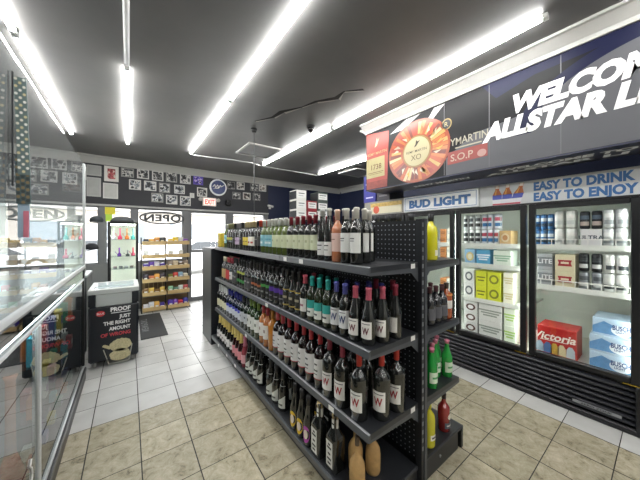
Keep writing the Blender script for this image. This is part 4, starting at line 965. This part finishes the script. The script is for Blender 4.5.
MB().box(-.65, -.015, CY_1 - .012, CY_1 - .007, 0, 1.06, PLEXI).build('end_sheet', guard)
# things in the case
def pipe(loc, cols, H, label, group=None, R=.045):
    r = empty('glass_water_pipe', loc, label, 'water pipe', group)
    MB().lathe([(R * .9, 0), (R, .01), (R * 1.05, H * .1), (R * .95, H * .22), (R * .4, H * .38)], M(cols[0], .12), 16).build('base_bulb', r)
    MB().lathe([(R * .4, H * .38), (R * .36, H * .6), (R * .36, H * .96), (R * .5, H)], M(cols[1], .12), 14).build('neck', r)
    MB().cyl((-R * .8, 0, H * .2), (-R * 1.9, 0, H * .48), R * .13, M(cols[1], .15), 8).lathe([(R * .1, H * .46), (R * .35, H * .53)], M(cols[0], .15), 10, c=(-R * 1.9, 0, 0)).build('bowl_stem', r)
    return r
r = pipe((-.5, 2.055, .151), ('#b02a1e', '#b5652f'), .66, 'tall water pipe with red bulb and tan neck inside the display case', None, .055)
bx = ['#b3474a', '#3a4a8c', '#d9c23c', '#2c8c6a', '#d97a3a', '#e0e0dc', '#8c3a8c', '#222226', '#4ab0c4']
cnames = {'#b3474a': 'red', '#3a4a8c': 'blue', '#d9c23c': 'yellow', '#2c8c6a': 'green', '#d97a3a': 'orange', '#e0e0dc': 'white', '#8c3a8c': 'purple', '#222226': 'black', '#4ab0c4': 'light-blue'}
for zi, z in enumerate((.151, .461, .771)):
    for k in range(12):
        c = bx[(k * 5 + zi * 4) % 9]; hh = .07 + .05 * ((k * 3 + zi) % 3)
        y = 2.27 + k * .118
        r = empty('boxed_accessory', (FX - .075 - .05 * (k % 2), y, z), lab_for(f'{cnames[c]} packaged accessory', ('on case deck', 'on lower glass case shelf', 'on upper glass case shelf')[zi]), 'package', 'packages in the display case')
        MB().box(-.02, .02, -.035, .035, 0, hh, M(c, .35), .003).build('package', r)
        MB().box(.02, .0207, -.025, .025, hh * .3, hh * .7, M(bx[(k + 4) % 9], .5)).build('package_print', r)
# hanging patterned cloths on the guard
hg = empty('hanging_cloth', (-.352, 1.6, 2.2), 'grey polka-dot cloth strip with pastel end hanging on the counter guard', 'cloth', None, -PI / 2)
def strip(y0, y1, z0, z1, x, mat, skew, name, dots=None):
    n = 8; vs = []
    for d in (0, .006):
        for k in range(n + 1):
            t = k / n; z = z1 + (z0 - z1) * t; wv = .0012 * math.sin(t * 9)
            vs += [(x + d + wv, y0 + skew * t, z), (x + d + wv + .004, y1 + skew * t, z)]
    q = 2 * (n + 1); fs = []
    for k in range(n):
        a = 2 * k; fs += [(a, a + 1, a + 3, a + 2), (q + a, q + a + 2, q + a + 3, q + a + 1), (a, a + 2, q + a + 2, q + a), (a + 1, q + a + 1, q + a + 3, a + 3)]
    fs += [(0, q, q + 1, 1), (q - 2, q - 1, 2 * q - 1, 2 * q - 2)]
    m_ = MB().add(vs, fs, mat)
    if dots:
        for i in range(13):
            for j in range(3):
                t = (i + .3 + (j % 2) * .5) / 13.2; cz = z1 + (z0 - z1) * t; cy = y0 + (y1 - y0) * (.18 + .32 * j) + skew * t; rr = min(.0075, (y1 - y0) * .14)
                xx = x + .0085 + .0012 * math.sin(t * 9) + .003
                m_.add([(xx, cy + rr * math.cos(2 * PI * k / 10), cz + rr * 1.2 * math.sin(2 * PI * k / 10)) for k in range(10)], [tuple(range(10))], M(dots[(i + j) % len(dots)], .5))
    return m_.build(name, hg)
strip(-.028, .008, -.4, .0, .0, M('#6d7f80', .6), .012, 'dotted_strip', ['#e4e2d8', '#d6cda4', '#eef0ec'])
strip(-.026, .016, -.52, -.32, -.008, M('#54686c', .6), .004, 'lower_strip', ['#37454a', '#8a7a5c'])
strip(-.02, .014, -.66, -.44, -.016, M('#a9c4d8', .6), .0, 'pastel_end')
strip(.0, .016, -.66, -.55, .004, M('#d67f92', .6), .0, 'pink_patch')
MB().box(-.002, .004, -.034, -.029, -.45, .02, M('#20242a', .6), .001).build('dark_strip', hg)

# ------------------------------------------------------------------ drinks freezer
fz = empty('ice_cream_freezer', (-.14, 3.92, 0), 'small black chest freezer with white slogan and ice cream scoops on its front', 'freezer')
FB = M('#171c24', .35); FGR = M('#a9adab', .4)
MB().box(-.235, .235, 0, .62, .07, .72, FB, .02).box(-.235, -.17, 0.0, .62, .72, .86, FB, .01).box(.17, .235, 0.0, .62, .72, .86, FB, .01).build('body', fz)
MB().box(-.17, .17, .0, .62, .715, .86, FGR, .008).build('band', fz)
rim = MB()
for q in ((-.24, .24, -.005, .06), (-.24, .24, .58, .63), (-.24, -.19, .06, .58), (.19, .24, .06, .58)): rim.box(*q, .86, .915, M('#b6bab8', .4), .006)
rim.build('rim', fz)
MB().box(-.19, .19, .06, .33, .885, .9, M('#c2cfd2', .06, 0, .6)).box(-.19, .19, .31, .58, .9, .912, M('#c2cfd2', .06, 0, .6)).build('glass_lid', fz)
for x in (-.18, .18):
    for y in (.08, .54): MB().cyl((x - .012, y, .035), (x + .012, y, .035), .035, M('#b9b9b5', .5), 14).box(x - .015, x + .015, y - .02, y + .02, .04, .075, BLACK).build('caster', fz)
fa = MB()
def fp(x, z, d=.001): return (x, -d, z)
Wt = M('#e6e7e6', .5)
fa.fit('PROOF', lambda x, y: fp(x, .642 + y), -.035, .155, 0, .05, Wt, .04)
fa.box(-.03, .155, -.0016, -.001, .622, .63, Wt); fa.build('logo_print', fz); fa = MB()
for t, z, c, x0, x1 in (('JUST', .555, Wt, .045, .155), ('THE RIGHT', .488, Wt, -.1, .155), ('AMOUNT', .42, Wt, -.05, .155), ('OF WRONG', .352, M('#c2404a', .5), -.125, .155)):
    fa.fit(t, lambda x, y: fp(x, z + y), x0, x1, 0, .043, c, .035); fa.build('slogan_print', fz); fa = MB()
fa.add([fp(-.125 + .04 * math.cos(2 * PI * k / 24), .635 + .032 * math.sin(2 * PI * k / 24)) for k in range(24)], [tuple(range(24))], M('#c4343c', .5))
fa.text('BLUE', lambda x, y: fp(-.125 + x, .625 + y, .0015), .03, Wt, .01)
fa.build('badge_print', fz); fa = MB()
SCM = M('#cdc39a', .6, noise=.45, nscale=60)
for (x, z, rx, rz_) in ((.06, .235, .105, .075), (.055, .12, .1, .07)):
    fa.add([fp(x + rx * (1 + .05 * math.sin(k * 5)) * math.cos(2 * PI * k / 30), z + rz_ * (1 + .05 * math.sin(k * 3)) * math.sin(2 * PI * k / 30), .002) for k in range(30)], [tuple(range(30))], SCM)
for k in range(5): fa.add([fp(-.09 + k * .012 + .02 * math.cos(2 * PI * j / 12), .25 - k * .008 + .016 * math.sin(2 * PI * j / 12), .0015 + k * .0001) for j in range(12)], [tuple(range(12))], SCM)
GLN = M('#b9b8ac', .5)
for a, bq in (((-.1, .21), (-.05, .03)), ((-.05, .03), (.14, .03)), ((.14, .03), (.17, .22))):
    dx_, dz_ = bq[0] - a[0], bq[1] - a[1]; L_ = math.hypot(dx_, dz_); nx, nz = -dz_ / L_ * .005, dx_ / L_ * .005
    fa.add([fp(a[0] + nx, a[1] + nz, .001), fp(bq[0] + nx, bq[1] + nz, .001), fp(bq[0] - nx, bq[1] - nz, .001), fp(a[0] - nx, a[1] - nz, .001)], [(0, 1, 2, 3)], GLN)
fa.build('scoop_picture', fz)

# floor mat
mt = empty('floor_mat', (.34, 5.32, .0), 'black rubber floor mat with grey lettering before the snack rack', 'mat')
MB().box(-.2, .15, -.7, .7, .0, .012, M('#2b2d2f', .7, noise=.3, nscale=60), .004).build('rubber', mt)
p = MB(); p.text('NEWPORT', lambda x, y: (-.17 + y, x, .0128), .13, M('#7d8082', .7), .01, 0, 'CENTER', 1.25); p.build('mat_lettering', mt)

# ------------------------------------------------------------------ snack rack
RK0, RK1, RY = .2, 1.06, 6.13
rack = empty('snack_rack', (0, 0, 0), 'wooden-fronted snack rack with trays of candy standing before the window', 'rack')
WOOD = M('#b89e70', .6, noise=.2, nscale=14); RPOST = M('#2c2a27', .5)
for x in (RK0, (RK0 + RK1) / 2, RK1):
    MB().box(x - .012, x + .012, RY + .3, RY + .33, 0, 1.5 if x != RK1 else 1.45, RPOST).box(x - .01, x + .01, RY + .02, RY + .3, 0, .03, RPOST).build('post', rack)
TRAYS = [.05, .35, .62, .87, 1.10, 1.37]
for i, z in enumerate(TRAYS):
    for j in range(2):
        x0 = RK0 + .014 + j * .43; x1 = x0 + .402; t = MB()
        t.box(x0, x1, RY + .01, RY + .3, z - .012, z, WOOD).box(x0, x1, RY, RY + .012, z - .02, z + .055, WOOD).box(x0, x0 + .008, RY + .012, RY + .3, z, z + .05, WOOD).box(x1 - .008, x1, RY + .012, RY + .3, z, z + .05, WOOD)
        if i == 1 and j == 0:
            for k in range(5): t.box(x0 + .03 + k * .08, x0 + .04 + k * .08, RY + .28, RY + .29, z, z + .2, WOOD)
        if i in (0, 1): t.box(x0, x1, RY + .3, RY + .306, z, z + .2, M('#6d5a40', .6))
        t.build('tray', rack)
BAG = {}
def snack(kind_, c, c2, loc, label, rz):
    key = (kind_, c, c2)
    if key in BAG: return dup(BAG[key], loc, rz, label, 'snacks on the rack')
    if kind_ == 'bag':
        r = empty('snack_bag', loc, label, 'snack', 'snacks on the rack', rz); w_, h_, d_ = .09, .135, .04; vs = []; n = 6
        for s_ in (-1, 1):
            for i in range(n + 1):
                for j in range(n + 1):
                    a, bq = i / n, j / n; puff = (math.sin(PI * a) * math.sin(PI * bq)) ** .5 if 0 < i < n and 0 < j < n else 0
                    vs.append(((a - .5) * w_, s_ * d_ / 2 * puff, bq * h_))
        q = (n + 1) ** 2; fs = []
        for i in range(n):
            for j in range(n):
                k = i * (n + 1) + j; fs += [(k, k + n + 1, k + n + 2, k + 1), (q + k, q + k + 1, q + k + n + 2, q + k + n + 1)]
        MB().add(vs, fs, M(c, .3), True).build('wrapper', r)
        MB().box(-.025, .025, -d_ / 2 - .002, -d_ / 2 + .001, .035, .075, M(c2, .4)).build('print', r)
    else:
        r = empty('candy_box', loc, label, 'snack', 'snacks on the rack', rz)
        MB().box(-.04, .04, -.03, .03, 0, .1, M(c, .4), .003).build('carton', r)
        MB().box(-.032, .032, -.0312, -.03, .025, .06, M(c2, .4)).build('print', r)
    BAG[key] = r
    return r
snackcols = {0: (['#d9d6e0', '#c9ccd6', '#d3a24a', '#4a3a9a'], ['#4a2f9c', '#6b3aa0', '#c23a4a', '#3a3aa0', '#b58a3a']), 1: (['#7a5a30', '#caa94c'], ['#7fae8c', '#5f8a7a', '#c2c9c0', '#b04a4a']),
             2: (['#3a3040', '#c97a5a', '#d9a04a'], ['#7a7a3a', '#c2433a', '#8ab0c9', '#d9d0b8']), 3: (['#4a3a8c', '#5a3a9a', '#c9c4d0'], ['#8a7a6a', '#c9b79a', '#6a5a4a']), 4: (['#d9dadb', '#b7b3a8'], ['#c9c6bc', '#4a4a4e']), 5: (['#2c3038', '#d9a03a', '#c98a3a'], ['#d8b64a', '#e2c22c', '#c9c6bc', '#7a4a9c'])}
sn_names = {'#d9d6e0': 'pale-lilac', '#c9ccd6': 'silver', '#d3a24a': 'amber', '#4a3a9a': 'violet', '#4a2f9c': 'deep-purple', '#6b3aa0': 'purple', '#c23a4a': 'red', '#3a3aa0': 'blue', '#b58a3a': 'ochre', '#7a5a30': 'brown', '#caa94c': 'straw', '#7fae8c': 'mint', '#5f8a7a': 'sea-green', '#c2c9c0': 'pale-grey', '#b04a4a': 'brick-red', '#3a3040': 'dark-plum', '#c97a5a': 'terracotta', '#d9a04a': 'golden', '#7a7a3a': 'olive', '#c2433a': 'scarlet', '#8ab0c9': 'sky-blue', '#d9d0b8': 'cream', '#4a3a8c': 'indigo', '#5a3a9a': 'violet', '#c9c4d0': 'lavender-grey', '#8a7a6a': 'taupe', '#c9b79a': 'beige', '#6a5a4a': 'dark-brown', '#d9dadb': 'white', '#b7b3a8': 'stone', '#c9c6bc': 'off-white', '#4a4a4e': 'charcoal', '#2c3038': 'black', '#d9a03a': 'mustard', '#c98a3a': 'caramel', '#d8b64a': 'yellow', '#e2c22c': 'bright-yellow', '#7a4a9c': 'plum'}
tn = ['bottom tray', 'second tray up', 'third tray up', 'fourth tray up', 'fifth tray up', 'top tray']
for i, z in enumerate(TRAYS):
    for j in range(2):
        cl = snackcols[i][j]
        for k in range(4):
            c = cl[k % len(cl)]; kd_ = 'box' if (i + k + j) % 3 == 0 or i == 5 and j == 0 and k == 0 else 'bag'
            if i == 4 and k % 2: continue
            label = lab_for(f"{sn_names[c]} {'candy box' if kd_ == 'box' else 'snack bag'}", f"on snack rack, {tn[i]}, {'mat' if j == 0 else 'door'} side")
            for rr in range(1 if i in (1, 4) else 2):
                lb_ = label if rr == 0 else label.replace(' on snack', ', behind, on snack')
                snack(kd_, c, '#e6dcc0' if k % 2 else '#d9d9d9', (RK0 + .071 + j * .43 + k * .0935, RY + .07 + rr * .09, z + .0008), lb_, random.uniform(-.15, .15))
# oval sign in window
os_ = empty('open_sign', (.595, WY - .03, 1.92), 'oval open sign seen from behind, hanging in the window above the snack rack', 'sign')
NT = M('#3b3d42', .4)
MB().tube([(.41 * math.cos(2 * PI * k / 48), 0, .125 * math.sin(2 * PI * k / 48)) for k in range(49)], .016, NT, 8).tube([(.375 * math.cos(2 * PI * k / 48), 0, .098 * math.sin(2 * PI * k / 48)) for k in range(49)], .005, NT, 6).build('oval_tube', os_)
lt = MB()
vs_, fs_ = text_data('OPEN', .045, 'CENTER', 1.12)
sz = .2; yy = -.068
lt.add([(-x * sz * 1.25, -.004, yy + y * sz) for x, y in vs_] + [(-x * sz * 1.25, .012, yy + y * sz) for x, y in vs_], fs_ + [tuple(len(vs_) + k for k in reversed(f)) for f in fs_], NT)
lt.build('letters', os_)
MB().cyl((-.25, 0, .1), (-.25, 0, .2), .003, NT, 6).cyl((.25, 0, .1), (.25, 0, .2), .003, NT, 6).build('hanger', os_)

# ------------------------------------------------------------------ lit glass vitrine
vt = empty('glass_vitrine', (-.08, 5.75, 0), 'tall black-framed lit glass cabinet with coloured glass pipes', 'cabinet')
VW, VD, VH = .215, .38, 1.78; fr = MB()
for x in (-VW, VW - .03):
    for y in (0, VD - .03): fr.box(x, x + .03, y, y + .03, 0, VH, BLACK)
for z in (0, .12, VH - .035):
    fr.box(-VW + .03, VW - .03, 0, .03, z, z + .035, BLACK).box(-VW + .03, VW - .03, VD - .03, VD, z, z + .035, BLACK)
    for x in (-VW, VW - .03): fr.box(x, x + .03, .03, VD - .03, z, z + .035, BLACK)
fr.build('frame', vt)
MB().box(-VW + .03, VW - .03, VD - .026, VD - .02, .155, VH - .035, M('#dfe3d6', .5)).build('back_panel', vt)
MB().box(-VW + .03, VW - .03, .03, VD - .03, .13, .155, M('#c9ccc4', .5)).box(-VW + .03, VW - .03, .03, VD - .03, VH - .03, VH - .02, BLACK).build('deck', vt)
MB().box(-VW + .03, VW - .03, .01, .014, .155, VH - .035, GLASS).build('front_pane', vt)
vl = M('#f6fff2', .4, emit=12.)
MB().box(-VW + .04, VW - .04, .035, .055, VH - .06, VH - .036, vl).build('lamp_strip', vt)
for x in (-VW + .004, VW - .026): MB().box(x, x + .022, .031, .037, .2, VH - .08, vl).build('lamp_strip', vt)
VS = [.155, .62, .95, 1.17, 1.47]
for z in VS[1:]: MB().box(-VW + .032, VW - .032, .03, VD - .03, z - .008, z, CASEGLASS).build('glass_shelf', vt)
pc = [('#d9466a', '#e67a9a'), ('#e0813a', '#e6a66a'), ('#4ab0a8', '#8fd0c9'), ('#c9c9d0', '#e0e0e4')]
for k, x in enumerate((-.14, -.05, .05, .14)): pipe((-.08 + x, 5.9, VS[4] + .001), pc[(k + 3) % 4], .2, f"{('white', 'pink', 'orange', 'turquoise')[k]} small water pipe on the top shelf of lit cabinet", 'pipes in the lit cabinet', .032)
for k, (x, c, nm) in enumerate(((-.06, ('#5a2a8c', '#8c4ab0'), 'purple'), (.06, ('#3a3f44', '#8a8f92'), 'grey'), (.14, ('#b33a5a', '#d9566a'), 'crimson'))): pipe((-.08 + x, 5.9, VS[3] + .001), c, .15 if k != 1 else .1, nm + ' water pipe on second shelf of the lit cabinet', 'pipes in the lit cabinet', .03)
for k, (x, c, nm) in enumerate(((-.13, ('#2a2c30', '#55585c'), 'charcoal'), (-.03, ('#8f9a9a', '#c9d0d0'), 'smoky'), (.05, ('#1d1e22', '#3a3c40'), 'black'), (.13, ('#a83a4a', '#3a3c40'), 'red-and-black'))): pipe((-.08 + x, 5.9, VS[0] + .001), c, .3, nm + ' water pipe on the bottom deck of lit cabinet', 'pipes in the lit cabinet', .026)
for k in range(4):
    r = empty('grinder_tin', (-.08 - .12 + k * .08, 5.88, VS[2] + .001), f'small metal tin on third cabinet shelf, {nth(k + 1)} from the counter side', 'tin', 'tins in the lit cabinet')
    MB().lathe([(.027, 0), (.028, .004), (.028, .02)], M('#7c8286', .3, .7), 14).build('tin', r); MB().lathe([(.029, .02), (.029, .034), (.026, .037)], M(['#9a7a80', '#5a5f64', '#b9bec2', '#6a5a4a'][k], .3, .5), 14).build('lid', r)
hat = empty('knit_hat', (-.1, 5.93, VH + .001), 'grey soft cap lying on top of the lit glass cabinet', 'cap')
MB().lathe([(.15, 0), (.165, .02), (.16, .045), (.13, .08), (.08, .1), (.02, .107)], M('#5d6062', .9, noise=.2, nscale=25, bump=.4), 20).build('crown', hat)
MB().lathe([(.168, .004), (.174, .012), (.17, .03), (.164, .034)], M('#4d5052', .9, bump=.4, nscale=30), 20).build('brim_band', hat)
# yellow notice on the window
tag(MB().box(-.38, -.22, WY - .006, WY - .003, 1.96, 2.1, M('#e2d53a', .5)).box(-.37, -.27, WY - .007, WY - .004, 1.82, 1.96, M('#b4d84a', .5)).build('window_notice'), 'yellow-green paper notice taped to the window by lit cabinet', 'notice')
# wire stand with caps
st = empty('accessory_stand', (-.62, 5.42, 0), 'dark metal pole stand between the counter guard and lit cabinet', 'stand')
MB().lathe([(.2, 0), (.2, .015), (.03, .03)], BLACK, 20).build('base', st); MB().cyl((0, 0, .03), (0, 0, 1.85), .014, M('#5c6063', .4), 10).build('pole', st)
for z, a in ((1.72, .3), (1.5, 1.9), (1.28, .9)):
    MB().cyl((0, 0, z), (.22 * math.cos(a), .22 * math.sin(a), z + .03), .006, BLACK, 8).build('arm', st)
for k, (z, a, c) in enumerate(((1.72, .3, '#2f3538'), (1.5, 1.9, '#3a5358'), (1.28, .9, '#22252a'))):
    h_ = empty('peaked_hat', (-.62 + .21 * math.cos(a), 5.42 + .21 * math.sin(a), z + .037), ('charcoal cap hung highest on the pole stand', 'teal-grey cap hung midway on the pole stand', 'black cap hung lowest on the pole stand')[k], 'cap', 'caps on the pole stand')
    MB().lathe([(.085, 0), (.09, .03), (.075, .07), (.04, .095), (.01, .1)], M(c, .8), 16).build('crown', h_)
    MB().box(-.05, .05, -.16, -.06, .0, .008, M(c, .8), .003).build('peak', h_)
cb_ = empty('counter_cabinet', (-.72, 4.75, 0), 'low grey cabinet behind the freezer at the counter end', 'cabinet')
MB().box(-.35, .28, -.3, .3, .05, 1.0, M('#3c3f44', .5), .006).build('body', cb_); MB().box(-.36, .29, -.31, .31, 1.0, 1.03, M('#8c9092', .4), .004).build('top', cb_); MB().box(-.33, .26, -.28, .28, 0, .05, BLACK).build('plinth', cb_)
for k in range(2): dd = MB().box(-.33 + k * .3, -.05 + k * .3, -.312, -.3, .1, .95, M('#4a4d52', .5), .004).build('door', cb_); MB().box(-.07 + k * .06, -.055 + k * .06, -.33, -.312, .6, .75, ALU).build('handle', dd)
r = empty('card_terminal', (-.55, 4.6, 1.031), 'small black card machine on the low cabinet', 'machine')
MB().box(-.08, .08, -.1, .1, 0, .09, M('#17181b', .4), .012).build('body', r); MB().box(-.06, .06, -.102, -.1, .03, .08, M('#8fa6b0', .2)).build('screen', r)
# cartons over the far right
sh_ = empty('back_shelf_unit', (3.4, 5.2, 0), 'tall black stock shelving behind the wine shelving near the navy wall', 'shelving')
for x in (-.55, .85):
    for y in (-.22, .22): MB().box(x - .02, x + .02, y - .02, y + .02, 0, 1.9, BLACKMETAL).build('post', sh_)
for z in (.15, .75, 1.3, 1.87): MB().box(-.57, .87, -.24, .24, z, z + .03, SHELFMETAL).build('shelf', sh_)
def wbox(x, z, c, w_, lab_):
    r = empty('wine_carton', (x, 5.15, z), lab_, 'carton', 'wine cartons on the stock shelving')
    MB().box(-w_ / 2, w_ / 2, -.16, .16, 0, .225, M(c, .6), .004).build('carton', r)
    MB().box(-w_ / 2 + .02, w_ / 2 - .02, -.161, -.16, .05, .19, M('#dfe0de', .6)).box(-w_ / 2 + .05, w_ / 2 - .05, -.1618, -.161, .14, .16, M('#55585c', .6)).box(-w_ / 2 + .05, w_ / 2 - .08, -.1618, -.161, .09, .1, M('#77797c', .6)).build('carton_label', r)
    MB().box(-w_ / 2 - .001, -w_ / 2, -.15, .15, .02, .205, M('#2c2f33' if c != '#8c2a34' else '#a23a44', .6)).build('side_print', r)
for s_, lv_ in enumerate(('lowest', 'middle', 'topmost')):
    wbox(3.17, 1.901 + s_ * .226, '#d8d8d4', .26, f'white wine carton stacked at aisle end of stock shelving, {lv_}')
    wbox(3.78, 1.901 + s_ * .226, '#4a5550' if s_ else '#d8d8d4', .3, f'dark-sided wine carton stacked at cooler end of stock shelving, {lv_}')
for s_, lv_ in enumerate(('lower', 'upper')): wbox(3.47, 1.901 + s_ * .226, '#8c2a34', .27, f'dark red wine carton between two taller stacks, {lv_} one')

# ------------------------------------------------------------------ pictures on the far wall
def photo_mat(seed, c1, c2, c3):
    m = bpy.data.materials.new('photo_print'); m.use_nodes = True; nt = m.node_tree; N = nt.nodes; L = nt.links; b = N['Principled BSDF']
    tc = N.new('ShaderNodeTexCoord'); oi = N.new('ShaderNodeObjectInfo'); ad = N.new('ShaderNodeVectorMath'); ad.operation = 'MULTIPLY_ADD'
    cbn = N.new('ShaderNodeCombineXYZ'); L.new(oi.outputs['Random'], cbn.inputs[0]); L.new(oi.outputs['Random'], cbn.inputs[2])
    L.new(cbn.outputs[0], ad.inputs[0]); ad.inputs[1].default_value = (40 + seed, 0, 17); L.new(tc.outputs['Object'], ad.inputs[2])
    n = N.new('ShaderNodeTexNoise'); n.inputs['Scale'].default_value = 13; n.inputs['Detail'].default_value = 3; L.new(ad.outputs[0], n.inputs['Vector'])
    r = N.new('ShaderNodeValToRGB'); r.color_ramp.interpolation = 'CONSTANT'; L.new(n.outputs['Fac'], r.inputs[0]); e = r.color_ramp.elements
    e[0].position = 0; e[0].color = lin(c1); e[1].position = .44; e[1].color = lin(c2); k = e.new(.52); k.color = lin(c3); k = e.new(.6); k.color = lin('#2a2a2c')
    L.new(r.outputs[0], b.inputs['Base Color']); b.inputs['Roughness'].default_value = .4
    return m
PM = [photo_mat(0, '#1c1d20', '#5b5c60', '#c9c8c4'), photo_mat(3, '#26242a', '#8a7f78', '#d6d4ce'), photo_mat(5, '#3a2f2c', '#a8685a', '#d8cfc6'), photo_mat(7, '#26282c', '#7a8088', '#d4d4d2')]
PURP = photo_mat(9, '#2a2266', '#5a4ab0', '#b9a9d8')
def zy(v, u):
    Y = WY; r_ = (u - CX) / FOC; k = Y / (-r_ * SN + CS)
    return EYE - (v - CY) / FOC * k
def pic(u0, u1, v0, v1, mats, label, name='wall_picture', cat='photo', group='photographs on the dark wall', border='#d3d3cf', fw=.02):
    uc = (u0 + u1) / 2; vc = (v0 + v1) / 2; xa, xb = xu(u0, WY), xu(u1, WY); zc = zy(vc, uc); hh = (zy(v0, uc) - zy(v1, uc)) * .95
    w_ = xb - xa
    r = empty(name, ((xa + xb) / 2, WY - .002, zc), label, cat, group)
    MB().box(-w_ / 2, w_ / 2, -.012, 0, -hh / 2, hh / 2, M(border, .5)).build('border', r)
    MB().box(-w_ / 2 + fw, w_ / 2 - fw, -.0135, -.012, -hh / 2 + fw, hh / 2 - fw, mats).build('print', r)
    return r
rows = [('upper row', [(121, 134, 168, 177.5), (137, 149, 169, 179), (152, 163.3, 171, 181), (166, 177, 172, 182.5), (180, 190.6, 174, 184)]),
        ('middle row', [(129, 141, 179.5, 190), (144, 156.3, 181, 191), (159, 170, 183, 193), (174.2, 184.7, 185, 194)]),
        ('lower row', [(151.3, 163.3, 193, 202.5), (166, 177.3, 195, 204.5), (180, 190.6, 196, 206)])]
k0 = 0
for rn, lst in rows:
    for i, q in enumerate(lst):
        pic(*q, PM[(k0 * 7 + i) % 4], f'small photo on dark wall over the snack rack, {rn}, {nth(i + 1)} from the counter side', border='#8f8f8c' if (i + k0) % 3 == 0 else '#c9c9c6'); k0 += 1
pic(193.3, 203, 176, 185, PURP, 'purple photo on the dark wall beside the round sign', border='#5a4ab0')
pic(197, 207, 187.5, 197, PM[0], 'small black-and-white photo directly above the exit sign')
pic(189.8, 194.2, 193, 198, M('#c9c9c6', .5), 'tiny blank white card on dark wall near exit sign', 'wall_picture', 'card', None)
for rn, lst in (('upper row', [(227, 235, 181.5, 189.5), (236.6, 244.4, 182, 190), (250, 258.4, 183.2, 191.3), (259, 266, 184, 191.7)]), ('lower row', [(232.3, 240.6, 192, 199.5), (242.8, 250.3, 192.5, 200), (252.7, 260.2, 193.2, 200.8)])):
    for i, q in enumerate(lst): pic(*q, PM[(i * 3) % 2], f'small grey photo on wall past the round sign, {rn}, {nth(i + 1)} from the sign', border='#bdbdba' if i % 2 else '#6d6d6c')
pic(104.2, 118.6, 166, 182, photo_mat(2, '#7a2a2c', '#b3474a', '#d9c9b8'), 'framed red certificate high on the dark wall above lit cabinet', 'framed_picture', 'certificate', 'certificates on the dark wall', '#d9d6d0', .05)
pic(103, 118.1, 183, 199, M('#bfc0bc', .5, noise=.15, nscale=14), 'framed pale certificate hung below the red certificate', 'framed_picture', 'certificate', 'certificates on the dark wall', '#d2d2ce', .02)
pic(86.5, 101.5, 165, 176, M('#9c9d9b', .5, noise=.15, nscale=10), 'grey document on the dark wall behind the guard post', 'framed_picture', 'certificate', 'certificates on the dark wall', '#a8a9a6', .02)
pic(86.5, 101, 177, 197, M('#a5a6a4', .5, noise=.2, nscale=8), 'tall grey document below another behind the guard post', 'framed_picture', 'certificate', 'certificates on the dark wall', '#b0b1ae', .02)
for i, (x, z, w_, h_) in enumerate(((-.8, 2.72, .3, .24), (-1.2, 2.7, .3, .2), (-.85, 2.45, .26, .2), (-1.5, 2.65, .25, .2))):
    r = empty('framed_picture', (x, WY - .002, z), f'framed paper on dark wall behind the counter, {nth(i + 1)} from the guard post', 'certificate', 'certificates on the dark wall')
    MB().box(-w_ / 2, w_ / 2, -.012, 0, -h_ / 2, h_ / 2, M('#b0b1ae', .5)).build('border', r); MB().box(-w_ / 2 + .02, w_ / 2 - .02, -.0135, -.012, -h_ / 2 + .02, h_ / 2 - .02, PM[i % 4]).build('print', r)
# round sign
rs = empty('round_beer_sign', (1.76, WY - .002, 2.715), 'round white-rimmed navy sign with white script on the dark wall', 'sign')
TT = Matrix.Rotation(PI / 2, 4, 'X')
MB().lathe([(.2, 0), (.205, .02), (.2, .035), (.17, .04)], M('#eef2f6', .35), 32, T=TT).build('rim', rs)
p = MB(); p.add([(.168 * math.cos(2 * PI * k / 32), -.042, .168 * math.sin(2 * PI * k / 32)) for k in range(32)], [tuple(range(32))], M('#24376c', .35))
p.flat([(-.13, -.04), (-.02, -.01), (.13, .06), (.04, .01), (.0, -.03)], lambda x, y: (x, -.044, y), WHITE)
p.tube([(x * 1.1, -.046, z * 1.1) for x, z in sm([(-.12, .0), (-.08, .05), (-.06, -.01), (-.02, .05), (.0, .0), (.04, .05), (.06, .02), (.12, .06)])], .008, WHITE, 6)
p.build('face', rs)
ex = empty('exit_sign', (1.555, WY - .002, 2.345), 'lit red exit sign with two emergency lamps over the door', 'sign')
MB().box(-.155, .155, -.05, 0, -.1, .1, M('#d9d5cf', .4), .008).build('housing', ex)
p = MB().box(-.13, .13, -.052, -.05, -.08, .08, M('#f3dcd4', .4, emit=.5)); p.text('EXIT', lambda x, y: (x, -.0535, -.055 + y), .155, M('#f0392c', .4, emit=1.1), .03, 0, 'CENTER', 1., .68); p.build('lettering', ex)
for s_ in (-1, 1): MB().lathe([(.03, 0), (.045, .03), (.045, .05)], M('#b7b5b0', .4), 14, T=Matrix.Translation((s_ * .2, -.01, .05)) @ TT).box(s_ * .155, s_ * .2, -.03, -.015, .04, .06, M('#b7b5b0', .4)).build('emergency_lamp', ex)
r = empty('wall_speaker', (2.0, WY - .002, 2.36), 'small black box mounted on the wall over the door mullion', 'speaker'); MB().box(-.06, .06, -.09, 0, -.06, .06, BLACK, .008).build('body', r); MB().lathe([(.035, 0), (.035, .004)], M('#2c2d30', .7), 14, T=Matrix.Translation((0, -.09, 0)) @ TT).build('grille', r)
sc_ = empty('security_camera', (3.14, WY - .002, 2.3), 'small white security camera on the wall past the photos', 'camera')
MB().box(-.03, .03, -.03, 0, -.03, .03, WHITE, .004).cyl((0, -.02, 0), (-.04, -.09, .03), .01, WHITE, 8).build('mount', sc_); MB().cyl((-.1, -.12, .05), (.06, -.09, .03), .03, WHITE, 12).build('body', sc_)
